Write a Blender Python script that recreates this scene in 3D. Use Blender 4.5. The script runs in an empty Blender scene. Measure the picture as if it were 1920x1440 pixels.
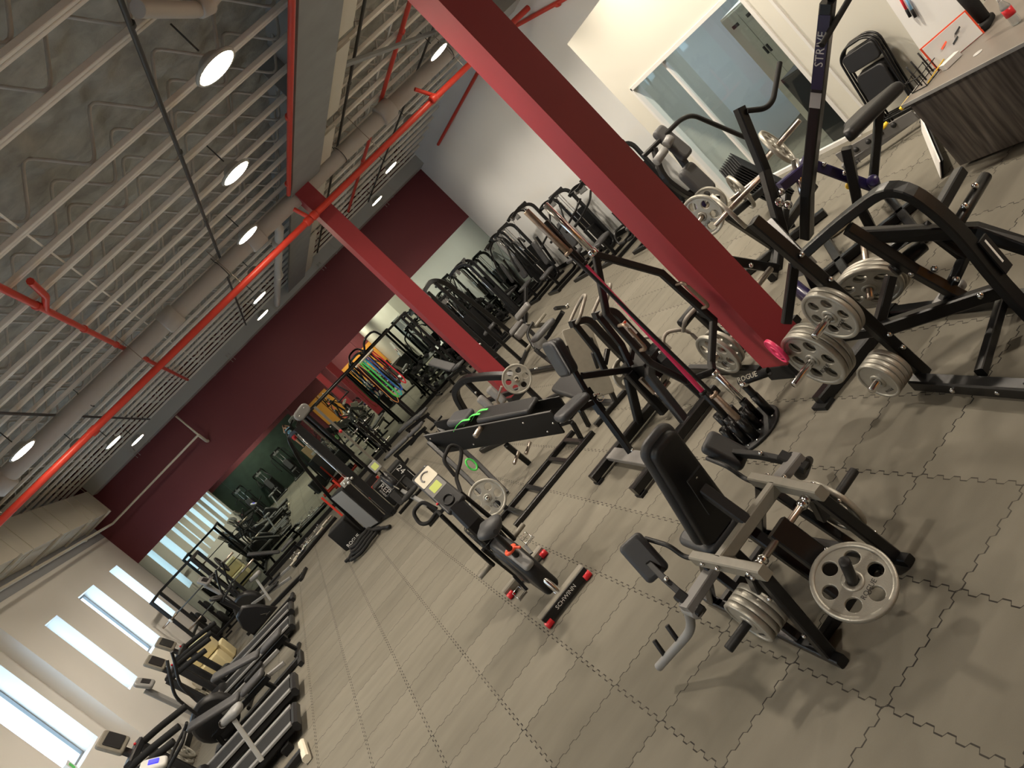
import bpy, bmesh, math, random
from mathutils import Vector as V, Matrix as M
PI = math.pi
rnd = random.Random(7)
SC = bpy.context.scene
COL = SC.collection

# ------------------------------------------------------------------ materials
MATS = {}
def mat(name, col, rough=.5, metal=0., emit=None, es=0., spec=None, coat=0.):
    m = bpy.data.materials.new(name); m.use_nodes = True
    b = m.node_tree.nodes['Principled BSDF']
    b.inputs['Base Color'].default_value = (*col, 1)
    b.inputs['Roughness'].default_value = rough
    b.inputs['Metallic'].default_value = metal
    if coat: b.inputs['Coat Weight'].default_value = coat
    if spec is not None: b.inputs['Specular IOR Level'].default_value = spec
    if emit:
        b.inputs['Emission Color'].default_value = (*emit, 1)
        b.inputs['Emission Strength'].default_value = es
    MATS[name] = m
    return m
def noisy(m, scale=6., amount=.25, bump=0., bscale=120., detail=4., dark=None, rough_var=0.):
    """vary the base colour of a material with object-space noise and add fine bump"""
    nt = m.node_tree; b = nt.nodes['Principled BSDF']
    tc = nt.nodes.new('ShaderNodeTexCoord')
    n = nt.nodes.new('ShaderNodeTexNoise'); n.inputs['Scale'].default_value = scale; n.inputs['Detail'].default_value = detail
    nt.links.new(tc.outputs['Object'], n.inputs['Vector'])
    mx = nt.nodes.new('ShaderNodeMix'); mx.data_type = 'RGBA'
    c = b.inputs['Base Color'].default_value[:]
    d = dark if dark else tuple(x*(1-amount) for x in c[:3])
    l = tuple(min(1, x*(1+amount)) for x in c[:3])
    mx.inputs[6].default_value = (*d[:3], 1); mx.inputs[7].default_value = (*l, 1)
    nt.links.new(n.outputs['Fac'], mx.inputs[0]); nt.links.new(mx.outputs[2], b.inputs['Base Color'])
    if bump:
        n2 = nt.nodes.new('ShaderNodeTexNoise'); n2.inputs['Scale'].default_value = bscale; n2.inputs['Detail'].default_value = 3
        nt.links.new(tc.outputs['Object'], n2.inputs['Vector'])
        bp = nt.nodes.new('ShaderNodeBump'); bp.inputs['Strength'].default_value = bump; bp.inputs['Distance'].default_value = .01
        nt.links.new(n2.outputs['Fac'], bp.inputs['Height']); nt.links.new(bp.outputs['Normal'], b.inputs['Normal'])
    return m

BLK = noisy(mat('black_powder_coat', (.006,.006,.0065), .3, spec=.38), 40, .3, .08, 500)
BLKM = noisy(mat('matte_black_steel', (.010,.010,.0105), .5, spec=.35), 30, .3, .1, 400)
GRY = mat('grey_powder_coat', (.16,.155,.15), .42)
TAN = noisy(mat('sandy_grey_coat', (.20,.185,.15), .45), 20, .15)
RUB = noisy(mat('black_rubber', (.010,.010,.010), .75, spec=.3), 60, .3, .15, 300)
VIN = noisy(mat('charcoal_vinyl', (.032,.034,.038), .48), 9, .18, .12, 900)
VINB = noisy(mat('black_vinyl', (.010,.010,.011), .45, spec=.4), 9, .2, .1, 900)
VING = noisy(mat('grey_vinyl', (.055,.055,.058), .5), 9, .15, .1, 900)
PLT = noisy(mat('hammertone_plate', (.36,.345,.30), .42, .55), 25, .12, .12, 160)
PLTD = mat('plate_lettering', (.03,.03,.03), .6)
CHR = mat('chrome', (.75,.74,.73), .14, 1.)
STL = noisy(mat('worn_steel', (.42,.36,.31), .3, 1.), 30, .25)
HND = noisy(mat('dull_grey_grip', (.26,.235,.20), .45, .3), 20, .15)
RUST = noisy(mat('rusty_sleeve', (.33,.25,.19), .42, .85), 40, .4)
PINK = mat('hot_pink_coating', (.80,.045,.15), .35)
RED = noisy(mat('red_pipe_paint', (.62,.05,.03), .38), 8, .1)
REDP = mat('red_plastic', (.65,.02,.03), .35)
ORAN = mat('orange_plastic', (.85,.09,.03), .4)
GRN = mat('green_band', (.10,.72,.12), .55)
YEL = mat('yellow_plastic', (.85,.55,.03), .45)
WHT = mat('white_paint', (.72,.71,.68), .55)
WHTL = mat('white_lettering', (.85,.85,.83), .6)
CREAM = noisy(mat('cream_metal', (.62,.58,.47), .5), 4, .06)
PURP = mat('purple_coat', (.022,.015,.075), .28)
MARN = noisy(mat('maroon_paint', (.285,.026,.035), .5), 3, .07, .05, 200)
MARW = noisy(mat('maroon_wall_paint', (.13,.020,.028), .62), 1.2, .08, .05, 200)
WALLL = noisy(mat('warm_white_wall', (.88,.86,.82), .75), .9, .04, .04, 220)
WALLU = noisy(mat('upper_wall_grey', (.40,.42,.46), .75), .9, .05)
WALLR = noisy(mat('pale_grey_wall', (.80,.81,.80), .7), .8, .05, .04, 220)
WALLO = noisy(mat('cream_office_wall', (.68,.66,.58), .7), .8, .03, .03, 220)
DUCT = noisy(mat('painted_duct', (.42,.42,.40), .55), 2, .06)
DUCTC = noisy(mat('cream_duct', (.60,.56,.47), .5), 2, .05)
JOI = noisy(mat('painted_joist', (.84,.80,.73), .6), 6, .12)
PVC = noisy(mat('pvc_pipe', (.50,.47,.43), .45), 3, .07)
COND = mat('dark_conduit', (.075,.078,.075), .45, .5)
BEAMG = noisy(mat('grey_girder_paint', (.25,.26,.26), .6), 3, .2)
DRK = mat('dark_plastic', (.011,.011,.012), .4, spec=.4)
GRYP = mat('grey_plastic', (.22,.22,.215), .45)
LGRY = mat('light_grey_plastic', (.50,.50,.48), .45)
LCD = mat('lcd_screen', (.42,.48,.12), .3, emit=(.42,.50,.12), es=.06)
BLUS = mat('blue_lit_screen', (.02,.02,.6), .3, emit=(.02,.02,1.), es=.3)
ORP = noisy(mat('orange_panel', (.78,.34,.05), .5), 2, .1)
FOAM = noisy(mat('cream_foam', (.72,.62,.36), .8), 5, .1)
SKIN = mat('skin', (.62,.36,.25), .55)
HAIR = mat('brown_hair', (.12,.05,.02), .6)
BLUEC = mat('light_blue_cloth', (.20,.42,.65), .8)
REDC = mat('red_cloth', (.5,.03,.04), .8)
LAMP = mat('lamp_lens', (1,1,1), .4, emit=(1.,.85,.64), es=24.)

# ------------------------------------------------------------------ mesh building
def vv(p): return V(p)
def ortho(t, up=(0,0,1)):
    t = t.normalized(); u = V(up)
    if abs(t.dot(u)) > .985: u = V((0,1,0)) if abs(t.y) < .9 else V((1,0,0))
    s = t.cross(u).normalized()
    return s, s.cross(t).normalized()      # side, up
class MB:
    def __init__(s): s.v = []; s.f = []; s.sm = []; s.mi = []; s.cur = 0
    def use(s, i): s.cur = i; return s
    def dots(s, pts, r=.011, i=1):
        c = s.cur; s.cur = i
        for p in pts: s.ball(p, r, 8)
        s.cur = c; return s
    def add(s, vs, fs, smooth=False):
        o = len(s.v); s.v += [tuple(p) for p in vs]
        for f in fs: s.f.append(tuple(o+i for i in f)); s.sm.append(smooth); s.mi.append(s.cur)
        return s
    def sweep(s, pts, prof, up=(0,0,1), smooth=False, cap=True, closed=False):
        pts = [V(p) for p in pts]; n = len(pts); k = len(prof); vs = []
        for i, p in enumerate(pts):
            a = pts[i-1] if (i > 0 or closed) else p
            b = pts[(i+1) % n] if (i < n-1 or closed) else p
            t1 = (p-a).normalized() if (p-a).length > 1e-9 else None
            t2 = (b-p).normalized() if (b-p).length > 1e-9 else None
            t = (t1+t2).normalized() if t1 and t2 and (t1+t2).length > 1e-6 else (t1 or t2)
            sd, u = ortho(t, up)
            st = 1.
            if t1 and t2:
                cc = max(.35, t.dot(t1)); st = 1/cc
            # stretch the profile in the bend plane so that mitred corners keep their width
            if t1 and t2 and (t2-t1).length > 1e-5:
                bd = (t2-t1); bd = (bd - t*bd.dot(t))
                bd = bd.normalized() if bd.length > 1e-6 else None
            else: bd = None
            for (x, y) in prof:
                q = sd*x+u*y
                if bd: q = q + bd*(q.dot(bd)*(st-1))
                vs.append(p+q)
        fs = []
        for i in range(n if closed else n-1):
            j = (i+1) % n
            for m in range(k):
                m2 = (m+1) % k
                fs.append((i*k+m, i*k+m2, j*k+m2, j*k+m))
        s.add(vs, fs, smooth)
        if cap and not closed:
            s.add(vs[:k][::-1], [tuple(range(k))]); s.add(vs[-k:], [tuple(range(k))])
        return s
    def tube(s, pts, r, n=10, up=(0,0,1), cap=True, closed=False):
        return s.sweep(pts, [(r*math.cos(2*PI*i/n), r*math.sin(2*PI*i/n)) for i in range(n)], up, True, cap, closed)
    def beam(s, pts, w, h, up=(0,0,1), c=None):
        c = min(w, h)*.12 if c is None else c
        a, b = w/2, h/2
        return s.sweep(pts, [(-a+c,-b),(a-c,-b),(a,-b+c),(a,b-c),(a-c,b),(-a+c,b),(-a,b-c),(-a,-b+c)], up)
    def box(s, lo, hi, c=0.):
        x0,y0,z0 = lo; x1,y1,z1 = hi
        if c:
            s.beam([((x0+x1)/2,(y0+y1)/2,z0),((x0+x1)/2,(y0+y1)/2,z1)], y1-y0, x1-x0, up=(1,0,0), c=c) if False else None
        vs = [(x0,y0,z0),(x1,y0,z0),(x1,y1,z0),(x0,y1,z0),(x0,y0,z1),(x1,y0,z1),(x1,y1,z1),(x0,y1,z1)]
        return s.add(vs, [(3,2,1,0),(4,5,6,7),(0,1,5,4),(1,2,6,5),(2,3,7,6),(3,0,4,7)])
    def obox(s, c, ax, ay, az):
        """oriented box: centre and three half-axis vectors"""
        c, ax, ay, az = V(c), V(ax), V(ay), V(az)
        vs = [c+ax*i+ay*j+az*k for k in (-1,1) for (i,j) in ((-1,-1),(1,-1),(1,1),(-1,1))]
        return s.add(vs, [(3,2,1,0),(4,5,6,7),(0,1,5,4),(1,2,6,5),(2,3,7,6),(3,0,4,7)])
    def lathe(s, c, axis, prof, n=24, smooth=True):
        """prof: list of (distance along axis, radius)"""
        c, a = V(c), V(axis).normalized(); sd, u = ortho(a); vs = []; k = n
        for (d, r) in prof:
            for i in range(n):
                t = 2*PI*i/n
                vs.append(c+a*d+(sd*math.cos(t)+u*math.sin(t))*max(r, 1e-5))
        fs = []
        for j in range(len(prof)-1):
            for i in range(n):
                i2 = (i+1) % n
                fs.append((j*n+i, j*n+i2, (j+1)*n+i2, (j+1)*n+i))
        return s.add(vs, fs, smooth)
    def cyl(s, p, q, r, r2=None, n=14, rim=.0):
        p, q = V(p), V(q); L = (q-p).length; r2 = r if r2 is None else r2
        e = rim or min(r, r2)*.12
        return s.lathe(p, q-p, [(0,0),(0,r-e),(e,r),(L-e,r2),(L,r2-e),(L,0)], n)
    def ball(s, c, r, n=12, sq=(1,1,1)):
        vs = []; m = n//2
        for j in range(m+1):
            th = PI*j/m
            for i in range(n):
                ph = 2*PI*i/n
                vs.append((c[0]+r*sq[0]*math.sin(th)*math.cos(ph), c[1]+r*sq[1]*math.sin(th)*math.sin(ph), c[2]+r*sq[2]*math.cos(th)))
        fs = [(j*n+i, (j+1)*n+i, (j+1)*n+(i+1) % n, j*n+(i+1) % n) for j in range(m) for i in range(n)]
        return s.add(vs, fs, True)
    def slab(s, c, u, v, outline, t, puff=.3, seg=3):
        """cushion: 2D outline in the (u,v) plane about c, thickness t along u x v, edges rounded"""
        c, u, v = V(c), V(u).normalized(), V(v); v = (v-u*v.dot(u)).normalized(); w = u.cross(v)
        k = len(outline); rings = []
        e = min(t*.5, puff*t)
        cx = sum(p[0] for p in outline)/k; cy = sum(p[1] for p in outline)/k
        hw = max(abs(p[0]-cx) for p in outline); hh = max(abs(p[1]-cy) for p in outline)
        st = []
        for i in range(seg+1):
            a = PI/2*i/seg
            st.append((e*(1-math.sin(a)), -t/2+e*(1-math.cos(a))))
        st = st + [(a, -b) for (a, b) in st[::-1]]
        for (ins, h) in st:
            for p in outline:
                x = cx+(p[0]-cx)*(1-ins/max(hw, 1e-4)); y = cy+(p[1]-cy)*(1-ins/max(hh, 1e-4))
                rings.append(c+u*x+v*y+w*h)
        n = len(st); fs = []
        for j in range(n-1):
            for i in range(k):
                i2 = (i+1) % k
                fs.append((j*k+i, j*k+i2, (j+1)*k+i2, (j+1)*k+i))
        s.add(rings, fs, True)
        s.add(rings[:k][::-1], [tuple(range(k))]); s.add(rings[-k:], [tuple(range(k))])
        return s
    def mesh(s, name, o=(0,0,0)):
        me = bpy.data.meshes.new(name); ox, oy, oz = o
        me.from_pydata([(x-ox, y-oy, z-oz) for x, y, z in s.v], [], s.f)
        me.polygons.foreach_set('use_smooth', s.sm); me.polygons.foreach_set('material_index', s.mi); me.update()
        bm = bmesh.new(); bm.from_mesh(me)
        bmesh.ops.recalc_face_normals(bm, faces=bm.faces); bm.to_mesh(me); bm.free()
        return me
def rrect(w, h, r, n=5, top=None):
    """rounded rectangle outline, optional narrower top width"""
    tw = w if top is None else top; pts = []
    for (cx, cy, a0) in ((w/2-r, -h/2+r, -PI/2), (tw/2-r, h/2-r, 0), (-tw/2+r, h/2-r, PI/2), (-w/2+r, -h/2+r, PI)):
        for i in range(n+1):
            a = a0+PI/2*i/n; pts.append((cx+r*math.cos(a), cy+r*math.sin(a)))
    return pts
def fillet(pts, r, n=5):
    pts = [V(p) for p in pts]; out = [pts[0]]
    for i in range(1, len(pts)-1):
        p = pts[i]; a = pts[i-1]-p; b = pts[i+1]-p
        d = min(r, a.length*.48, b.length*.48); p0 = p+a.normalized()*d; p1 = p+b.normalized()*d
        for j in range(n+1):
            t = j/n; out.append(p0*(1-t)**2+p*2*t*(1-t)+p1*t*t)
    return out+[pts[-1]]

# ------------------------------------------------------------------ objects
ORG = {}
def link(name, me, m=None, parent=None):
    o = bpy.data.objects.new(name, me); COL.objects.link(o)
    if m is not None and not me.materials:
        for q in (m if isinstance(m, (list, tuple)) else [m]): me.materials.append(q)
    if parent is not None: o.parent = parent
    return o
def tag(o, label, cat, group=None, kind=None):
    o['label'] = label; o['category'] = cat
    if group: o['group'] = group
    if kind: o['kind'] = kind
    return o
def thing(name, label, cat, loc=(0,0,0), group=None):
    o = bpy.data.objects.new(name, None); COL.objects.link(o); o.location = loc
    o.empty_display_size = .1
    ORG[o.name] = V(loc); return tag(o, label, cat, group)
def org(o):
    """world position of an object whose ancestors are unrotated"""
    p = V((0,0,0))
    while o is not None: p = p+o.location; o = o.parent
    return p
def part(parent, name, mb, m, label=None):
    """mesh in world coordinates hung under a thing (or a part)"""
    o = link(name, mb.mesh(name, org(parent)), m, parent)
    if label: o['label'] = label
    return o
def single(name, mb, m, label, cat, group=None, kind=None):
    """a thing that is one mesh; its origin sits at the middle of its foot"""
    xs = [p[0] for p in mb.v]; ys = [p[1] for p in mb.v]; zs = [p[2] for p in mb.v]
    c = ((min(xs)+max(xs))/2, (min(ys)+max(ys))/2, min(zs))
    o = link(name, mb.mesh(name, c), m); o.location = c
    return tag(o, label, cat, group, kind)
def struct(name, mb, m):
    o = link(name, mb.mesh(name), m); o['kind'] = 'structure'; return o
def dup(root, loc, rz=0., label=None, group=None):
    r = root.copy(); COL.objects.link(r); r.location = loc; r.rotation_euler = (0,0,rz)
    if label: r['label'] = label
    if group: r['group'] = group
    for ch in list(root.children):
        c = ch.copy(); COL.objects.link(c); c.parent = r
        for g in list(ch.children):
            d = g.copy(); COL.objects.link(d); d.parent = c
    return r
def text_mesh(s, size, depth=.001, align='CENTER'):
    cu = bpy.data.curves.new('lettering', 'FONT'); cu.body = s; cu.size = size; cu.extrude = depth
    cu.align_x = align; cu.align_y = 'CENTER'; cu.resolution_u = 2
    o = bpy.data.objects.new('lettering', cu); COL.objects.link(o)
    me = bpy.data.meshes.new_from_object(o); bpy.data.objects.remove(o); bpy.data.curves.remove(cu)
    return me
def basis(x, y, loc):
    x = V(x).normalized(); y = V(y); y = (y-x*y.dot(x)).normalized(); z = x.cross(y)
    return M(((x.x,y.x,z.x,loc[0]),(x.y,y.y,z.y,loc[1]),(x.z,y.z,z.z,loc[2]),(0,0,0,1)))
def lettering(parent, s, size, c, xdir, ydir, m=None, name='lettering', depth=.0012, sx=1.):
    me = text_mesh(s, size, depth); me.transform(M.Diagonal((sx,1,1,1)))
    me.transform(basis(xdir, ydir, V(c)-org(parent)))
    o = link(name, me, m or WHTL, parent); return o

# ------------------------------------------------------------------ weight plates
PLATE = {}
def plate_mesh(R, t, holes, hr, hc, word=True):
    key = (R, t, holes)
    if key in PLATE: return PLATE[key]
    cu = bpy.data.curves.new('weight_plate', 'CURVE'); cu.dimensions = '2D'; cu.fill_mode = 'BOTH'
    def circ(cx, cy, r, n):
        sp = cu.splines.new('POLY'); sp.points.add(n-1); sp.use_cyclic_u = True
        for i in range(n):
            a = 2*PI*i/n; sp.points[i].co = (cx+r*math.cos(a), cy+r*math.sin(a), 0, 1)
    circ(0, 0, R*.93, 48); circ(0, 0, .0262, 20)
    for i in range(holes):
        a = 2*PI*(i+.5)/holes; circ(hc*math.cos(a), hc*math.sin(a), hr, 20)
    cu.extrude = t*.25; cu.bevel_depth = .0025; cu.bevel_resolution = 1
    o = bpy.data.objects.new('weight_plate', cu); COL.objects.link(o)
    me0 = bpy.data.meshes.new_from_object(o); bpy.data.objects.remove(o); bpy.data.curves.remove(cu)
    mb = MB()
    h = t/2
    ring = lambda r0, r1, hh: [(-hh*.6,r0),(-hh,r0+.003),(-hh,r1-.004),(-hh+.004,r1),(hh-.004,r1),(hh,r1-.004),(hh,r0+.003),(hh*.6,r0),(-hh*.6,r0)]
    mb.lathe((0,0,0), (0,0,1), ring(R*.86, R, h), 56)
    mb.lathe((0,0,0), (0,0,1), ring(.0262, .05, h), 24)
    bm = bmesh.new(); bm.from_mesh(me0)
    me1 = mb.mesh('p'); bm.from_mesh(me1)
    n0 = len(bm.faces)
    if word:
        for sgn in (1, -1):
            tm = text_mesh('ROGUE', R*.17, .0008)
            T = M.Translation((0,-(R*.86+.05)*.5 if holes == 0 else -R*.40, 0)) @ M.Translation((0,0,t*.25+.003))
            if sgn < 0: T = M.Rotation(PI, 4, 'Y') @ T
            tm.transform(T); bm.from_mesh(tm); bpy.data.meshes.remove(tm)
    bm.faces.ensure_lookup_table()
    for i, f in enumerate(bm.faces):
        f.material_index = 1 if i >= n0 else 0
    me = bpy.data.meshes.new('weight_plate'); bm.to_mesh(me); bm.free()
    bpy.data.meshes.remove(me0); bpy.data.meshes.remove(me1)
    me.materials.append(PLT); me.materials.append(PLTD)
    PLATE[key] = me; return me
SZ = dict(big=(.225,.038,6,.047,.132), mid=(.182,.034,6,.037,.108), small=(.135,.034,0,0,0), tiny=(.10,.026,0,0,0), eight=(.20,.034,8,.028,.125))
def plate(c, axis, size, label, group=None, spin=0., m=None):
    R, t, n, hr, hc = SZ[size]
    me = plate_mesh(R, t, n, hr, hc)
    if m is not None:
        me = me.copy(); me.materials[0] = m
    o = bpy.data.objects.new('weight_plate', me); COL.objects.link(o)
    q = V(axis).to_track_quat('Z', 'Y').to_matrix().to_4x4()
    o.matrix_world = M.Translation(V(c)) @ q @ M.Rotation(spin, 4, 'Z')
    return tag(o, label, 'weight plate', group)

def pieces(parent, name, m, mbs):
    for mb in mbs: part(parent, name, mb, m)
# ================================================================== camera
def make_camera():
    yaw, pit, roll = .2362, -.1764, -.812
    f = V((math.sin(yaw)*math.cos(pit), math.cos(yaw)*math.cos(pit), math.sin(pit)))
    r = V((math.cos(yaw), -math.sin(yaw), 0)); u = r.cross(f)
    r2 = r*math.cos(roll)+u*math.sin(roll); u2 = -r*math.sin(roll)+u*math.cos(roll)
    cd = bpy.data.cameras.new('camera'); cam = bpy.data.objects.new('camera', cd); COL.objects.link(cam)
    cam.matrix_world = M(((r2.x,u2.x,-f.x,0),(r2.y,u2.y,-f.y,0),(r2.z,u2.z,-f.z,2.59),(0,0,0,1)))
    cd.sensor_width = 36; cd.lens = 27.0; cd.clip_start = .05; cd.clip_end = 200
    SC.camera = cam
make_camera()

# ================================================================== floor of interlocking rubber tiles
def floor_material():
    m = bpy.data.materials.new('rubber_tile_floor'); m.use_nodes = True
    nt = m.node_tree; L = nt.links.new; b = nt.nodes['Principled BSDF']
    def N(t, **k):
        n = nt.nodes.new(t)
        for a, v in k.items(): setattr(n, a, v)
        return n
    def math_(op, a, c=None, d=None):
        n = N('ShaderNodeMath', operation=op)
        for i, x in enumerate((a, c, d)):
            if x is None: continue
            if isinstance(x, (int, float)): n.inputs[i].default_value = x
            else: L(x, n.inputs[i])
        return n.outputs[0]
    geo = N('ShaderNodeNewGeometry'); sep = N('ShaderNodeSeparateXYZ'); L(geo.outputs['Position'], sep.inputs[0])
    T = .61
    x = math_('DIVIDE', math_('SUBTRACT', sep.outputs[0], .136), T); y = math_('DIVIDE', math_('SUBTRACT', sep.outputs[1], .26), T)
    # interlocking teeth: the seam swings to and fro as a square-ish wave along its length
    def teeth(c, amp):
        s = math_('SINE', math_('MULTIPLY', c, 2*PI*6))
        return math_('MULTIPLY', math_('MAXIMUM', math_('MINIMUM', math_('MULTIPLY', s, 3.), 1.), -1.), amp)
    xs = math_('ADD', x, teeth(y, .018)); ys = math_('ADD', y, teeth(x, .018))
    def seam(c, w):
        fr = math_('SUBTRACT', math_('FRACT', c), .5)
        return math_('GREATER_THAN', math_('ABSOLUTE', fr), .5-w)
    sm = math_('MAXIMUM', math_('MULTIPLY', seam(xs, .006), .85), math_('MULTIPLY', seam(ys, .0065), .85))
    nz = N('ShaderNodeTexNoise'); nz.inputs['Scale'].default_value = 1.3; nz.inputs['Detail'].default_value = 2; L(geo.outputs['Position'], nz.inputs['Vector'])
    smf = math_('MULTIPLY', sm, math_('ADD', math_('MULTIPLY', nz.outputs['Fac'], 1.0), .5))
    # every tile has its own tone, and a grain that turns with the tile
    cx = math_('FLOOR', xs); cy = math_('FLOOR', ys)
    cmb = N('ShaderNodeCombineXYZ'); L(cx, cmb.inputs[0]); L(cy, cmb.inputs[1])
    wn = N('ShaderNodeTexWhiteNoise', noise_dimensions='2D'); L(cmb.outputs[0], wn.inputs['Vector'])
    st = N('ShaderNodeVectorMath', operation='MULTIPLY'); L(geo.outputs['Position'], st.inputs[0]); st.inputs[1].default_value = (1.5, 4.5, 1)
    ad = N('ShaderNodeVectorMath', operation='ADD'); L(st.outputs[0], ad.inputs[0])
    sc3 = N('ShaderNodeVectorMath', operation='SCALE'); L(cmb.outputs[0], sc3.inputs[0]); sc3.inputs['Scale'].default_value = 7.3; L(sc3.outputs[0], ad.inputs[1])
    sw = N('ShaderNodeTexNoise'); sw.inputs['Scale'].default_value = 1.1; sw.inputs['Detail'].default_value = 3; L(ad.outputs[0], sw.inputs['Vector'])
    big = N('ShaderNodeTexNoise'); big.inputs['Scale'].default_value = .55; big.inputs['Detail'].default_value = 5; L(geo.outputs['Position'], big.inputs['Vector'])
    fine = N('ShaderNodeTexNoise'); fine.inputs['Scale'].default_value = 240; fine.inputs['Detail'].default_value = 2; L(geo.outputs['Position'], fine.inputs['Vector'])
    t = math_('ADD', math_('MULTIPLY', wn.outputs['Value'], .26), math_('MULTIPLY', sw.outputs['Fac'], .55))
    t = math_('ADD', t, math_('MULTIPLY', big.outputs['Fac'], .35)); t = math_('ADD', t, math_('MULTIPLY', fine.outputs['Fac'], .16))
    rp = N('ShaderNodeValToRGB'); L(math_('SUBTRACT', t, .2), rp.inputs[0])
    e = rp.color_ramp.elements; e[0].position = .1; e[0].color = (.120,.110,.088,1); e[1].position = .9; e[1].color = (.205,.190,.155,1)
    mx = N('ShaderNodeMix', data_type='RGBA'); L(smf, mx.inputs[0]); L(rp.outputs[0], mx.inputs[6]); mx.inputs[7].default_value = (.016,.015,.014,1)
    L(mx.outputs[2], b.inputs['Base Color']); b.inputs['Roughness'].default_value = .8; b.inputs['Specular IOR Level'].default_value = .1
    bp = N('ShaderNodeBump'); bp.inputs['Strength'].default_value = .25; bp.inputs['Distance'].default_value = .004
    L(math_('SUBTRACT', math_('MULTIPLY', fine.outputs['Fac'], .35), sm), bp.inputs['Height']); L(bp.outputs[0], b.inputs['Normal'])
    return m
XL, XN, XR, YF, YB, ZC = -5.1, -5.35, 8.26, 22.4, -1.6, 5.9
struct('floor', MB().box((XN-.4, YB-.2, -.1), (9.9, YF+.3, 0)), floor_material())

# ================================================================== ceiling: sprayed deck, open-web joists, girder
CEIL = mat('sprayed_ceiling', (.36,.365,.34), .9)
noisy(CEIL, 5., .55, 1., 16., 8.)  # strong colour noise also paints shade into the foam's crevices
def bumpy_deck():
    mb = MB(); nx, ny = 190, 330; r2 = random.Random(3)
    from mathutils import noise
    vs = []
    for j in range(ny+1):
        for i in range(nx+1):
            x = XN-.4+(10.2)/1.0*i/nx*1.34; y = YB-.2+(YF-YB+.5)*j/ny
            h = noise.fractal(V((x*2.2, y*2.2, 0)), 1., 2., 5)*.07+noise.noise(V((x*8, y*8, 3)))*.035
            vs.append((x, y, 5.66-h))
    fs = [(j*(nx+1)+i, (j+1)*(nx+1)+i, (j+1)*(nx+1)+i+1, j*(nx+1)+i+1) for j in range(ny) for i in range(nx)]
    mb.add(vs, fs, True); return mb
struct('ceiling', bumpy_deck(), CEIL)
struct('ceiling_slab', MB().box((XN-.4, YB-.2, ZC+.1), (9.9, YF+.3, ZC+.3)), CEIL)
k = 0
JOIW = noisy(mat('sprayed_web_rods', (.55,.53,.49), .8), 8, .2)
YJ = [1.5, 2.21, 2.92, 3.63, 4.34, 5.05, 5.77, 7.18, 7.87]
while YJ[-1] < YF-1.2: YJ.append(YJ[-1]+.70)
for yj in YJ:
    mb = MB()
    mb.beam([(XL-.2, yj-.028, 5.22), (XR, yj-.028, 5.22)], .042, .05).beam([(XL-.2, yj+.028, 5.22), (XR, yj+.028, 5.22)], .042, .05)
    x = XL-.1*rnd.random(); up = False; pts = []
    while x < XR:
        pts.append((x, yj, 5.66 if up else 5.24)); x += .36; up = not up
    mb.use(1).tube(fillet(pts, .09, 3), .016, 6, up=(0,1,0))
    struct('beam_joist', mb, [JOI, JOIW])
g = MB()
g.box((2.78, YB, 4.98), (3.42, YF, 5.02)).box((3.06, YB, 5.02), (3.14, YF, 5.86)).box((2.78, YB, 5.84), (3.42, YF, 5.9))
struct('beam_girder', g, BEAMG)
for a, b in ((4.2,6.6), (7.0,8.3), (8.6,10.6), (11.2,12.5), (13.2,17), (17.4,21.5)):
    struct('trim_girder_board', MB().box((3.44, a, 5.0), (3.68, b, 5.03)), DUCTC)
for y in (3.2, 9.0, 16.5):
    struct('beam_girder_stiffener', MB().box((2.8, y, 5.02), (3.4, y+.015, 5.84)), BEAMG)
# cross bridging rods between the joists
for x in (-3.4, -.2, 5.0, 7.2):
    struct('beam_bridging', MB().beam([(x, 1, 5.27), (x, 22, 5.27)], .02, .02), JOI)

# ================================================================== walls
struct('wall_far', MB().box((XN-.4, YF, 2.87), (9.9, YF+.3, ZC)), MARW)
struct('wall_far_lower', MB().box((XN-.4, YF+.03, 0), (9.9, YF+.3, 2.87)), WHT)
MIR = bpy.data.materials.new('mirror_glass'); MIR.use_nodes = True
b_ = MIR.node_tree.nodes['Principled BSDF']
b_.inputs['Base Color'].default_value = (.60,.68,.63,1); b_.inputs['Metallic'].default_value = 1; b_.inputs['Roughness'].default_value = .012
edges = [XL+.01, -2.2, .4, 3.0, 5.6, XR-.01]
for i in range(5):
    single('wall_mirror', MB().box((edges[i]+.002, YF-.006, .11), (edges[i+1]-.002, YF+.02, 2.868)), MIR,
           ['large wall mirror in the window corner of the far wall', 'wall mirror second from the windows under the maroon band',
            'middle wall mirror under the maroon band', 'wall mirror behind the hanging bands, fourth from the windows',
            'wall mirror meeting the pale grey wall at the far right corner'][i], 'mirror', 'mirrors along the far wall')
struct('baseboard_far', MB().box((XL, YF-.03, 0), (XR, YF-.006, .11)), RUB)
# left wall in two planes with deep window reveals; the near part stands a little further out
WIN = [(-.6,.2), (1.9,3.2), (4.6,5.3), (7.0,8.3), (9.75,10.45), (12.05,13.45), (15.03,15.77), (17.25,18.54), (20.1,20.95)]
ZW0, ZW1 = 1.38, 3.2
def wall_left(x, y0, y1, name):
    ws = [w for w in WIN if y0 < w[0] < y1]; mb = MB(); t = .34
    mb.box((x-t, y0, 0), (x, y1, ZW0)).box((x-t, y0, ZW1), (x, y1, 3.95))
    e = [y0]+[q for w in ws for q in w]+[y1]
    for i in range(0, len(e), 2): mb.box((x-t, e[i], ZW0), (x, e[i+1], ZW1))
    struct(name, mb, WALLL)
    struct(name+'_upper', MB().box((x-t, y0, 3.95), (x, y1, ZC)), WALLU)
wall_left(XN, YB, 13.85, 'wall_left_near'); wall_left(XL, 13.85, YF, 'wall_left_far')
GL = bpy.data.materials.new('window_glass'); GL.use_nodes = True
nt = GL.node_tree; nt.nodes.clear()
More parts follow.
